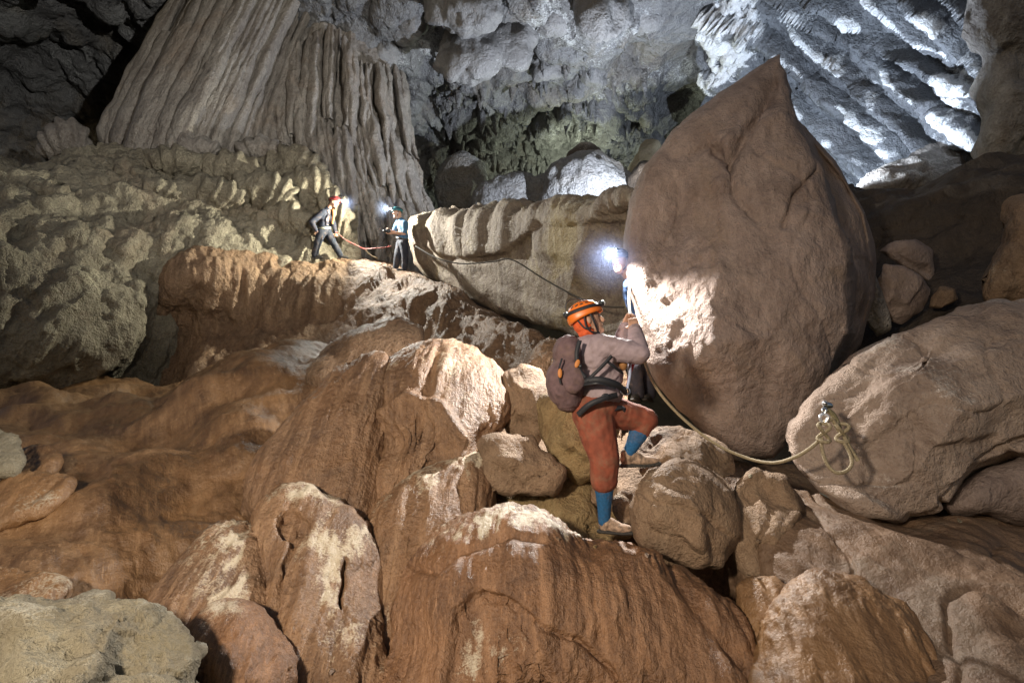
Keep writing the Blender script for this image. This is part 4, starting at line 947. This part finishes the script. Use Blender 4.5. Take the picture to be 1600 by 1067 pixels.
# ---- the climber in front
def build_climber():
    j = J(pelvis=(935, 634, 4.27), waist=(936, 606, 4.28), chest=(934, 564, 4.30), neck=(921, 531, 4.33), head=(919, 503, 4.33),
          sn=(938, 543, 4.20), en=(998, 552, 4.16), wn=(992, 516, 4.36), hn=(988, 497, 4.42),
          sf=(925, 541, 4.44), ef=(962, 556, 4.62), wf=(976, 512, 4.66), hf=(982, 494, 4.66),
          h1=(926, 646, 4.24), k1=(944, 716, 4.17), a1=(944, 812, 4.25), h2=(950, 642, 4.32), k2=(1008, 656, 4.36), a2=(983, 706, 4.30))
    root = empty('person', at(945, 842, 4.25)); props(root, 'climber in orange helmet, mauve shirt and rust trousers pulling up on the rope', 'person')
    fw = (0.93, 0.02, 0.30); up = (-0.30, 0.0, 0.95)
    shirt_m = simple('mauve_shirt', (0.31, 0.235, 0.25), 0.85, noise=0.14, nscale=25, bump=0.006, mud=0.45)
    rust = simple('rust_trousers', (0.22, 0.055, 0.028), 0.85, noise=0.3, nscale=14, bump=0.008, mud=0.5)
    sock_m = simple('blue_socks', (0.012, 0.085, 0.20), 0.9, noise=0.25, nscale=60, bump=0.004, mud=0.35)
    shoe_m = simple('beige_shoe', (0.26, 0.175, 0.12), 0.8, noise=0.6, nscale=42, bump=0.003); sole_m = simple('dark_sole', (0.03, 0.026, 0.022), 0.8, noise=0.3)
    orange = simple('orange_shell', (0.72, 0.17, 0.02), 0.38, noise=0.05, nscale=30); buff = simple('orange_scarf', (0.62, 0.10, 0.025), 0.85, noise=0.15, nscale=40)
    hd = head_pieces(j['head'], fw, up)
    body = hd + chain([j['head'] - np.array([0.01, 0, 0.06]), j['neck'], j['chest'], j['waist'], j['pelvis']], [.055, .06, .12, .11, .12])
    body += chain([j['chest'], j['sn'], j['en'], j['wn']], [.08, .055, .042, .03]) + chain([j['chest'], j['sf'], j['ef'], j['wf']], [.08, .055, .042, .03])
    body += chain([j['pelvis'], j['h1'], j['k1'], j['a1']], [.10, .095, .06, .04]) + chain([j['pelvis'], j['h2'], j['k2'], j['a2']], [.10, .095, .06, .04])
    body += hand_pieces(j['wn'], j['hn'] - j['wn'], (0.2, 0.95, 0.1)) + hand_pieces(j['wf'], j['hf'] - j['wf'], (0.5, -0.8, 0.0))
    fused('body', body, 0.006, SKIN, root, 2)
    c, w = j['chest'], j['waist']
    X = np.array([1.0, 0, 0]); Yv = np.array([0, 1.0, 0]); Z = np.array([0, 0, 1.0])
    sh = [ellipsoid(c + Z * .03 - X * .02, (X * .185 + Z * .02, Yv * .18, Z * .17 - X * .05)), ellipsoid(c * .45 + w * .55, (X * .182, Yv * .15, Z * .16)), ellipsoid(w - Z * .05, (X * .172, Yv * .145, Z * .10))]
    sh += chain([c + Z * .05, j['sn'], j['en']], [.15, .098, .076]) + chain([j['en'], j['wn']], [.076, .048]) + chain([c + Z * .05, j['sf'], j['ef']], [.13, .085, .066]) + chain([j['ef'], j['wf']], [.066, .044])
    sh += chain([c + Z * .10 - X * .02, j['neck'] - Z * .01], [.10, .07])
    fused('shirt', sh, 0.007, shirt_m, root, 6, 0.010, 11, (0.75, 0, 0.65))
    p = j['pelvis']
    tr = [ellipsoid(p - Z * .01 - X * .01, (X * .165, Yv * .15, Z * .13))]
    cuff = j['k1'] * .66 + j['a1'] * .34
    tr += chain([p - X * .03, j['h1'], j['k1'], cuff], [.155, .152, .108, .100]) + chain([p, j['h2'], j['k2']], [.135, .13, .092]) + chain([j['k2'], j['k2'] * .72 + j['a2'] * .28], [.086, .078])
    fused('trousers', tr, 0.007, rust, root, 7, 0.007, 9, (0.3, 0, 1.0))
    for k, a in (('k1', 'a1'), ('k2', 'a2')):
        q = lambda t: j[k] * (1 - t) + j[a] * t
        fused('sock', chain([q(.25), q(.5), q(.8), q(1.02)], [.076, .070, .052, .046]), 0.006, sock_m, root, 3)
    shoe('shoe', at(936, 829, 4.26), at(989, 833, 4.16), (0.1, -0.12, 1), shoe_m, sole_m, root, 0.005, 1.0)
    shoe('shoe', at(970, 727, 4.30), at(1030, 725, 4.26), (0.0, -0.12, 1), shoe_m, sole_m, root, 0.005, 1.0)
    f, l, u = basis(fw, up); H = j['head']
    sc = [ellipsoid(H - f * .040 - u * .005, (f * .078, l * .083, u * .085)), ellipsoid(H - f * .035 - u * .075, (f * .065, l * .068, u * .045))]
    fused('head_scarf', sc, 0.006, buff, root, 4, 0.005, 30)
    hel, _ = helmet(root, H + u * .004 - f * .008, fw, up, orange, 1.06, lit=False)
    C = H + u * .055
    for k in (-1, 1):
        part('harness_strap', [strap_pieces([C + l * k * .10 - f * .03, H + l * k * .098 - f * .045 - u * .04, H + l * k * .085 - f * .02 - u * .09, H + l * k * .05 + f * .045 - u * .115], l * k, .013, .004)], BLACK, hel)
        part('harness_strap', [strap_pieces([C + l * k * .075 - f * .09 - u * .02, H + l * k * .092 - f * .06 - u * .05, H + l * k * .092 - f * .01 - u * .06], l * k - f * .5, .013, .004)], BLACK, hel)
    part('cable_loop', [tube_pieces([C - f * .12 + u * .02, C - f * .13 + u * .10, C - f * .08 + u * .15, C + u * .125 + f * .01], .004)], DARKPLASTIC, hel)
    for k in (-1, 1):
        part('eye', [ellipsoid(H + f * .087 + u * .02 + l * .03 * k, (f * .008, l * .012, u * .007), 10, 6)], EYE, root)
    part('mouth', [ellipsoid(H + f * .096 - u * .052, (f * .006, l * .02, u * .006), 10, 6)], LIPS, root)
    # harness: waist belt, chest straps, leg loops, buckle, lanyards
    har = part('waist_belt', [strap_pieces([at(901, 598, 4.09), at(935, 593, 4.015), at(964, 601, 4.05), at(979, 614, 4.2)], np.array([(-.5, -.8, 0), (0, -1, 0), (.4, -.9, 0), (.9, -.3, 0)]), .045, .012)], BLACK, root)
    part('belt_webbing', [strap_pieces([at(905, 603, 4.072), at(935, 599, 4.002), at(962, 607, 4.035)], np.array([(-.5, -.8, 0), (0, -1, 0), (.4, -.9, 0)]), .012, .006)], DARKPLASTIC, har)
    part('chest_strap', [strap_pieces([at(916, 596, 4.04), at(938, 575, 4.045), at(956, 556, 4.07)], np.array([(-.3, -.9, 0), (0, -1, 0), (.3, -.9, 0)]), .025, .006)], BLACK, root)
    part('chest_strap', [strap_pieces([at(947, 563, 4.06), at(962, 575, 4.08), at(974, 584, 4.18)], np.array([(.2, -.9, 0), (.5, -.8, 0), (.9, -.4, 0)]), .02, .006)], BLACK, root)
    part('leg_loop', [strap_pieces([at(903, 648, 4.10), at(921, 632, 4.035), at(945, 622, 4.035), at(964, 617, 4.10)], np.array([(-.5, -.8, 0), (-.1, -1, 0), (.1, -1, 0), (.5, -.8, 0)]), .04, .01)], BLACK, root)
    part('leg_loop', [strap_pieces([at(958, 640, 4.17), at(972, 637, 4.2), at(979, 648, 4.24), at(978, 664, 4.26)], np.array([(0, -1, .3), (.2, -.9, .4), (.5, -.8, 0), (.4, -.9, -.2)]), .03, .01)], BLACK, root)
    part('buckle', [ellipsoid(at(946, 619, 4.045), ((.03, 0, .006), (0, .008, 0), (-.004, 0, .02)))], DARKPLASTIC, root)
    part('gear_pouch', [ellipsoid(at(973, 566, 4.22), ((.035, 0, .01), (0, .05, 0), (-.01, 0, .06)))], simple('tan_pouch', (0.33, 0.15, 0.05), 0.7, noise=.2), root)
    # carabiner ring at the belt
    cx = np.array(at(977, 611, 4.19)); ring = [cx + np.array([.035 * math.cos(a), .01 * math.sin(a), .028 * math.sin(a)]) for a in np.linspace(0, 2 * math.pi, 13)]
    part('carabiner', [tube_pieces(ring, .006)], STEEL, root)
    red = simple('red_lanyard', (0.55, 0.035, 0.03), 0.7, noise=.2); blu = simple('pale_blue_lanyard', (0.42, 0.46, 0.62), 0.7, noise=.2)
    part('lanyard', [tube_pieces([at(980, 606, 4.2), at(984, 585, 4.26), at(993, 560, 4.36), at(995, 548, 4.42)], .011)], red, root)
    part('lanyard', [tube_pieces([at(980, 607, 4.18), at(984, 585, 4.22), at(985, 560, 4.32), at(986, 535, 4.5)], .011)], blu, root)

    # backpack
    mauve = simple('mauve_pack_cloth', (0.125, 0.075, 0.078), 0.9, noise=0.25, nscale=22, bump=0.008, mud=0.35)
    bp = empty('backpack', at(884, 642, 4.2)); props(bp, 'dark mauve rucksack on the back of the climber', 'backpack')
    fused('pack_body', [ellipsoid(at(889, 556, 4.28), ((.115, 0, .03), (0, .16, 0), (-.03, 0, .15))), ellipsoid(at(883, 598, 4.24), ((.14, 0, .02), (0, .17, 0), (-.02, 0, .185))), ellipsoid(at(888, 622, 4.24), ((.10, 0, .0), (0, .14, 0), (0, 0, .10)))],
          0.008, mauve, bp, 8, 0.010, 9)
    fused('pack_pocket', [ellipsoid(at(896, 590, 4.08), ((.085, 0, -.01), (0, .05, 0), (.01, 0, .115)))], 0.008, mauve, bp, 4, 0.006, 12)
    part('pack_strap', [strap_pieces([at(906, 532, 4.10), at(901, 552, 4.07), at(904, 575, 4.06), at(915, 590, 4.05)], np.array([(-.2, -1, .1)] * 4), .03, .012)], BLACK, bp)
    part('pack_strap', [strap_pieces([at(878, 560, 4.10), at(873, 580, 4.06), at(876, 600, 4.05)], np.array([(-.3, -1, 0)] * 3), .012, .006)], BLACK, bp)
    part('tag_loop', [ellipsoid(at(875, 583, 4.04), ((.016, 0, 0), (0, .008, 0), (0, 0, .034)))], simple('orange_tag', (0.5, 0.18, 0.04), .6), bp)
    part('tag_loop', [ellipsoid(at(902, 568, 4.05), ((.018, 0, 0), (0, .008, 0), (.008, 0, .03)))], bpy.data.materials['orange_tag'], bp)
    part('buckle', [ellipsoid(at(907, 572, 4.04), ((.012, 0, 0), (0, .008, 0), (0, 0, .014)))], DARKPLASTIC, bp)
build_climber()

# ---- the two cavers on the terrace, one caver behind the pointed boulder
def build_caver(label, j, fw, up, shirt, sleeves, trouser, helmet_c, base, shoe_col=(0.05, 0.045, 0.04), voxel=0.014, hair=None):
    root = empty('person', base); props(root, label, 'person')
    X = np.array([1.0, 0, 0]); Yv = np.array([0, 1.0, 0]); Z = np.array([0, 0, 1.0])
    sm_ = simple('caver_shirt', shirt, 0.85, noise=.3, nscale=9, bump=.01, mud=.25); tm = simple('caver_trousers', trouser, 0.85, noise=.3, nscale=9, bump=.01, mud=.3); hm = simple('caver_helmet', helmet_c, 0.4)
    shm = simple('caver_boot', shoe_col, 0.8, noise=.2)
    body = head_pieces(j['head'], fw, up, 1.05) + chain([j['head'], j['neck'], j['chest'], j['waist'], j['pelvis']], [.06, .058, .12, .11, .12])
    for s in 'ab':
        body += chain([j['chest'], j['s' + s], j['e' + s], j['w' + s]], [.08, .055, .042, .032]) + chain([j['pelvis'], j['h' + s], j['k' + s], j['f' + s]], [.1, .09, .06, .042])
        body += hand_pieces(j['w' + s], j['w' + s] - j['e' + s], j.get('p' + s, np.array((0, -1.0, 0))), s=1.1, curl=.8)
    fused('body', body, voxel * .7, SKIN, root, 2)
    c, w, p = j['chest'], j['waist'], j['pelvis']; side = (j['sa'] - j['sb']); side = side / np.linalg.norm(side); fr = np.cross(side, Z); spine = (j['neck'] - p); spine = spine / np.linalg.norm(spine)
    sh = [ellipsoid(c, (side * .19, fr * .13, spine * .17)), ellipsoid(w, (side * .165, fr * .12, spine * .17)), ellipsoid(p + spine * .04, (side * .17, fr * .13, spine * .11))] + chain([c + spine * .10, j['neck']], [.09, .065])
    for s in 'ab':
        e = j['s' + s] * (1 - sleeves) + j['e' + s] * sleeves
        sh += chain([c + spine * .05, j['s' + s], e], [.11, .085, .066])
        if sleeves >= 1: sh += chain([j['e' + s], j['w' + s]], [.066, .046])
    fused('shirt', sh, voxel, sm_, root, 4, .006, 9)
    tr = [ellipsoid(p - spine * .02, (side * .17, fr * .14, spine * .12))]
    for s in 'ab': tr += chain([p, j['h' + s], j['k' + s], j['f' + s]], [.12, .115, .085, .072])
    fused('trousers', tr, voxel, tm, root, 4, .007, 8)
    for s in 'ab':
        t = j.get('t' + s, j['f' + s] + np.array(fw) * .2); a = j['f' + s] - Z * .05
        d = (t - j['f' + s]); d[2] = 0; d = d / np.linalg.norm(d)
        shoe('boot', a - d * .07 - Z * .03, a + d * .20 - Z * .03, (0, 0, 1), shm, shm, root, .01)
    hel, lp = helmet(root, j['head'] + np.array(up) * .012, fw, up, hm, 1.05, lit=True, vents=False)
    f, l, u = basis(fw, up); H = j['head']
    for k in (-1, 1): part('eye', [ellipsoid(H + f * .092 + u * .02 + l * .032 * k, (f * .008, l * .013, u * .008), 10, 6)], EYE, root)
    part('mouth', [ellipsoid(H + f * .100 - u * .055, (f * .006, l * .022, u * .007), 10, 6)], LIPS, root)
    part('belt', [strap_pieces([p + spine * .06 + (side * .185 * math.cos(a) + fr * .152 * math.sin(a)) for a in np.linspace(0, 2 * math.pi, 17)], np.array([side * math.cos(a) + fr * math.sin(a) for a in np.linspace(0, 2 * math.pi, 17)]), .045, .012)],
         simple('belt_webbing', (0.35, 0.34, 0.26) if 'red' in label else (0.05, 0.05, 0.05), .7), root)
    return root, lp

D1 = 14.3
ja = J(head=(522, 317, D1), neck=(513, 326, D1), chest=(507, 337, D1), waist=(506, 350, D1), pelvis=(507, 360, D1), sa=(505, 332, D1 - .20), ea=(487, 347, D1 - .35), wa=(494, 360, D1 - .22), sb=(513, 332, D1 + .20), eb=(521, 350, D1 + .15), wb=(524, 363, D1 + .1),
       ha=(502, 364, D1 - .1), ka=(496, 381, D1 - .12), fa=(492, 399, D1 - .1), hb=(512, 364, D1 + .08), kb=(522, 381, D1 + .08), fb=(532, 399, D1 + .05))
person_a, lamp_a = build_caver('caver in red helmet and navy overalls leaning forward on the terrace, lamp lit', ja, (0.93, -0.05, -0.32), (0.35, 0, 0.94), (0.008, 0.012, 0.026), 1.0, (0.007, 0.011, 0.022), (0.28, 0.022, 0.022), at(512, 404, D1))
part('orange_collar', [strap_pieces([at(520, 327, D1 - .12), at(521, 338, D1 - .14), at(519, 350, D1 - .13)], np.array([(.3, -1, 0)] * 3), .055, .02)], simple('orange_vest', (0.40, 0.15, 0.04), .8, noise=.15), person_a)
D2 = 14.1
jb = J(head=(621, 334, D2), neck=(626, 343, D2), chest=(629, 354, D2), waist=(630, 367, D2), pelvis=(629, 377, D2), sa=(633, 350, D2 - .20), ea=(632, 365, D2 - .32), wa=(613, 364, D2 - .34), sb=(622, 349, D2 + .18), eb=(616, 362, D2 + .05), wb=(609, 361, D2 - .18),
       ha=(631, 381, D2 - .1), ka=(633, 400, D2 - .14), fa=(632, 420, D2 - .1), hb=(626, 381, D2 + .1), kb=(621, 400, D2 - .02), fb=(618, 420, D2))
person_b, lamp_b = build_caver('caver in teal helmet and blue t-shirt standing against the long block, lamp lit', jb, (-0.80, -0.55, -0.12), (-0.1, -0.05, 0.99), (0.035, 0.11, 0.20), 0.85, (0.015, 0.018, 0.03), (0.02, 0.14, 0.155), at(628, 425, D2))
D3 = 6.45
jc = J(head=(968, 412, D3), neck=(985, 436, D3 + .05), chest=(993, 462, D3 + .1), waist=(999, 498, D3 + .1), pelvis=(1001, 520, D3 + .1), sa=(985, 446, D3 - .05), ea=(987, 478, D3 + .02), wa=(1001, 506, D3 + .05), sb=(1009, 448, D3 + .25), eb=(1017, 480, D3 + .3), wb=(1009, 510, D3 + .2),
       ha=(995, 528, D3 + .05), ka=(991, 572, D3 - .1), fa=(997, 615, D3 + .05), hb=(1009, 528, D3 + .2), kb=(1013, 572, D3 + .1), fb=(1015, 615, D3 + .2))
person_c, lamp_c = build_caver('caver in blue jacket half hidden behind the pointed boulder, headlamp shining at the viewer', jc, (-0.50, -0.85, -0.10), (0, -0.08, 1), (0.03, 0.075, 0.19), 1.0, (0.03, 0.03, 0.045), (0.05, 0.05, 0.07), at(996, 625, D3))
# each lit headlamp's beam starts just in front of its lens
for nm, lp in (('headlamp_beam_a', lamp_a), ('headlamp_beam_b', lamp_b), ('headlamp_beam_c', lamp_c)):
    bpy.data.objects[nm].location = Vector(lp)

# held camera and belay device of the caver in blue
cam_m = simple('black_camera', (0.02, 0.02, 0.022), .4)
e = empty('camera_body', at(606, 366, D2 - .4)); props(e, 'small black camera held by the caver in teal helmet', 'camera')
part('camera_case', [ellipsoid(at(606, 361, D2 - .4), ((.07, 0, 0), (0, .04, 0), (0, 0, .05)))], cam_m, e); part('camera_lens', [capsule(at(604, 361, D2 - .42), at(600, 361, D2 - .5), .03, .028)], cam_m, e)

# ------------------------------------------------------------------ ropes and anchor hardware
def rope_mat(name, a, b, scale=90):
    m = simple(name, a, .8); n = m.node_tree.nodes; l = m.node_tree.links; bs = n['Principled BSDF']
    g = n.new('ShaderNodeNewGeometry'); w = n.new('ShaderNodeTexNoise'); w.inputs['Scale'].default_value = scale; l.new(g.outputs['Position'], w.inputs['Vector'])
    r = n.new('ShaderNodeValToRGB'); r.color_ramp.elements[0].color = (*a, 1); r.color_ramp.elements[1].color = (*b, 1); r.color_ramp.elements[0].position = .4; r.color_ramp.elements[1].position = .6
    l.new(w.outputs['Fac'], r.inputs['Fac']); l.new(r.outputs['Color'], bs.inputs['Base Color'])
    bp = n.new('ShaderNodeBump'); bp.inputs['Distance'].default_value = .003; l.new(w.outputs['Fac'], bp.inputs['Height']); l.new(bp.outputs['Normal'], bs.inputs['Normal'])
    return m
ROPE = rope_mat('tan_rope', (0.20, 0.155, 0.09), (0.30, 0.24, 0.15))
def rope(name, label, pts, r, mat, cat='rope', n=8, samples=None):
    P, F = tube_pieces(pts, r, n, samples or len(pts) * 12); me = raw_object(name, [(P, F)])
    b = Vector(pts[0]); me.transform(Matrix.Translation(-b)); me.polygons.foreach_set('use_smooth', np.ones(len(me.polygons), bool)); me.materials.append(mat)
    o = bpy.data.objects.new(name, me); COL.objects.link(o); o.location = b
    return props(o, label, cat)
KN = (1284, 684, 4.02)
rope('hand_line', 'tan rope running from the hands of the climber down to the anchor boulder', [at(984, 440, 6.5), at(983, 470, 5.6), at(986, 496, 4.72), at(1000, 545, 4.75), at(1022, 600, 4.7), at(1058, 645, 4.62), at(1110, 688, 4.5), at(1160, 713, 4.38), at(1205, 723, 4.2), at(1240, 715, 4.06), at(1266, 700, 4.0), at(*KN)], 0.0125, ROPE)
rope('ledge_line', 'thin dark safety line across the face of the long block', [at(650, 385, 12.9), at(682, 403, 12.2), at(720, 412, 11.7), at(770, 409, 11.0), at(800, 406, 10.6), at(850, 436, 10.0), at(900, 463, 9.4), at(940, 478, 8.9), at(975, 480, 8.6)], 0.014, simple('dark_rope', (0.05, 0.04, 0.03), .8))
rope('cow_tail', 'red and grey lanyard between the two cavers on the terrace', [at(524, 362, D1 - .2), at(540, 375, D1 - .2), at(558, 384, D1 - .2), at(570, 389, D1 - .2), at(585, 388, D2 - .3), at(600, 387, D2 - .3), at(612, 384, D2 - .25)], 0.013, rope_mat('red_rope', (0.33, 0.04, 0.03), (0.20, 0.12, 0.10), 20))
cow = bpy.data.objects[[o.name for o in COL.objects if o.name.startswith('cow_tail')][0]]
part('cord_end', [tube_pieces([at(571, 390, D1 - .2), at(577, 397, D1 - .2), at(586, 402, D1 - .2), at(590, 404, D1 - .15)], .012)], ROPE, cow)

anchor = empty('rope_anchor', at(1294, 655, 4.1)); props(anchor, 'steel bolt hanger and shackle with knotted rope loops on the tan boulder', 'anchor')
part('bolt', [capsule(at(1289, 630, 4.16), at(1289, 630, 4.04), .022, .016)], STEEL, anchor)
part('hanger', [ellipsoid(at(1293, 633, 4.08), ((.04, 0, -.01), (0, .012, 0), (.01, 0, .022)))], STEEL, anchor)
part('link', [tube_pieces([at(1288, 636, 4.04), at(1285, 641, 4.02), at(1287, 648, 4.02), at(1291, 641, 4.02), at(1288, 636, 4.04)], .008)], STEEL, anchor)
part('shackle', [tube_pieces([at(1287, 646, 4.02), at(1281, 651, 4.01), at(1283, 658, 4.01), at(1287, 664, 4.01), at(1292, 657, 4.01), at(1294, 651, 4.01), at(1287, 646, 4.02)], .010)], simple('bright_steel', (0.75, 0.75, 0.80), .3, 0.6), anchor)
def knot(c, s, seed):
    r = random.Random(seed); return [Vector(c) + Vector((s * math.sin(2 * a) * .8, -.02 + .02 * math.cos(3 * a), s * 1.3 * math.cos(a))) for a in np.linspace(0, 2 * math.pi * 0.98, 16)]
part('knot', [tube_pieces(knot(at(1285, 676, 4.0), .05, 1), .0135)], ROPE, anchor)
part('knot', [tube_pieces(knot(at(1314, 676, 4.02), .05, 2), .0135)], ROPE, anchor)
part('rope_loop', [tube_pieces([at(1284, 684, 4.0), at(1284, 700, 3.97), at(1292, 724, 3.92), at(1306, 738, 3.88), at(1322, 736, 3.88), at(1331, 724, 3.9), at(1327, 706, 3.94), at(1316, 688, 3.98)], .0125)], ROPE, anchor)
part('rope_strand', [tube_pieces([at(1288, 660, 4.02), at(1300, 655, 4.03), at(1308, 668, 4.03), at(1314, 676, 4.02)], .015)], ROPE, anchor)
part('rope_strand', [tube_pieces([at(1293, 640, 4.06), at(1302, 648, 4.06), at(1308, 660, 4.05), at(1312, 672, 4.03)], .018)], rope_mat('olive_sling', (.12, .10, .05), (.2, .17, .09)), anchor)
part('rope_tail', [tube_pieces([at(1319, 682, 3.99), at(1328, 700, 3.97), at(1341, 720, 3.94)], .015)], ROPE, anchor)

# volume balls added to imitate lamp glare; breath haze only at the boulder
def glare_mist_ball(centre, radius, density, label):
    m = bpy.data.materials.new('glare_mist'); m.use_nodes = True; n = m.node_tree.nodes; l = m.node_tree.links; n.remove(n['Principled BSDF'])
    pv = n.new('ShaderNodeVolumePrincipled'); pv.inputs['Color'].default_value = (0.45, 0.58, 1.0, 1)
    g = n.new('ShaderNodeNewGeometry'); d = n.new('ShaderNodeVectorMath'); d.operation = 'DISTANCE'; d.inputs[1].default_value = tuple(centre)
    r = n.new('ShaderNodeMapRange'); r.inputs['From Min'].default_value = 0.0; r.inputs['From Max'].default_value = radius * 0.96; r.inputs['To Min'].default_value = density; r.inputs['To Max'].default_value = 0.0
    l.new(g.outputs['Position'], d.inputs[0]); l.new(d.outputs['Value'], r.inputs['Value']); l.new(r.outputs['Result'], pv.inputs['Density']); l.new(pv.outputs['Volume'], n['Material Output'].inputs['Volume'])
    o = part('glare_mist', [ellipsoid(centre, ((radius, 0, 0), (0, radius, 0), (0, 0, radius)), 28, 18)], m, None)
    props(o, label, 'glare_mist', kind='stuff')
glare_mist_ball(lamp_c, 0.55, 0.030, 'breath haze and added glare round the headlamp beside the pointed boulder')
glare_mist_ball(lamp_a, 0.40, 0.030, 'added lamp glare round the headlamp of the red-helmeted caver')
glare_mist_ball(lamp_b, 0.40, 0.030, 'added lamp glare round the headlamp of the teal-helmeted caver')

# ------------------------------------------------------------------ loose stones in the creases
dg_ = bpy.context.evaluated_depsgraph_get(); dg_.update()
def hit(px, py):
    d = at(px, py, 1.0).normalized(); ok, p, nrm, _, ob, _ = SC.ray_cast(dg_, Vector((0, 0, 0)), d)
    return (p, nrm, ob) if ok else (None, None, None)
def stone_mesh(seed):
    rg = np.random.default_rng(seed); n = 13; g = np.linspace(0, math.pi, n); V = []
    th, ph = np.meshgrid(np.linspace(0.05, math.pi - .05, 11), np.linspace(0, 2 * math.pi, 16, endpoint=False), indexing='ij')
    P = np.stack([np.sin(th) * np.cos(ph), 0.75 * np.sin(th) * np.sin(ph), 0.6 * np.cos(th)], -1)
    for _ in range(11):
        q = rg.normal(size=3); q /= np.linalg.norm(q); h = P @ q; P = P - np.maximum(0, h - rg.uniform(.4, .75) * h.max())[..., None] * q
    P = P + 0.06 * fbm(P * 2.5 + seed, 3)[..., None]
    F = grid_faces(11, 16, True)[:, ::-1]; V = P.reshape(-1, 3)
    me = bpy.data.meshes.new('loose_stone'); me.from_pydata(V.tolist(), [], F.tolist() + [list(range(16)), [160 + i for i in range(16)][::-1]]); me.update()
    return me
stones = [stone_mesh(i) for i in range(6)]
for i, m_ in enumerate(stones): m_.materials.append((M_rock4, M_pale, M_ochre, M_rock4, M_anchor, M_brown5)[i])
rs = random.Random(4)
spots = [(1158, 735, 8, 'white flat stone lying under the slack of the tan rope'), (1172, 744, 5, 'pebble right of the flat stone under the rope'), (930, 856, 7, 'small stone just below the lower shoe of the climber'), (872, 842, 5, 'small stone left of the lower shoe on the crest of the huge mound'),
         (1010, 868, 6, 'stone caught at the foot of the squat brown boulder'), (1046, 884, 5, 'pebble below the squat brown boulder, right of the caught stone'), (770, 765, 6, 'stone lodged between the white lit-top lobe and the peaked rock'), (835, 778, 6, 'stone at the foot of the tan peaked rock'),
         (1120, 895, 7, 'stone in the dark cleft right of the squat brown boulder'), (1185, 905, 5, 'pebble at the foot of the pale brown rock'), (520, 1050, 8, 'pale stone at the bottom edge between the lobes'), (452, 1044, 5, 'pebble at the bottom beside the round mound'),
         (1440, 814, 5, 'pebble under the anchor boulder'), (1500, 812, 6, 'stone in the crack under the anchor boulder near the right edge')]
for i, (px, py, r, lab) in enumerate(spots):
    p, nrm, ob = hit(px, py)
    if p is None: continue
    d = p.length; s_ = r * d / FPX
    o = bpy.data.objects.new('loose_stone', stones[i % 6]); COL.objects.link(o); o.location = p + nrm * s_ * 0.25; o.scale = (s_ * rs.uniform(.9, 1.4), s_ * rs.uniform(.9, 1.3), s_ * rs.uniform(.8, 1.1)); o.rotation_euler = (rs.uniform(-.4, .4), rs.uniform(-.4, .4), rs.uniform(0, 6))
    props(o, lab, 'stone', 'small loose stones among the foreground rocks')
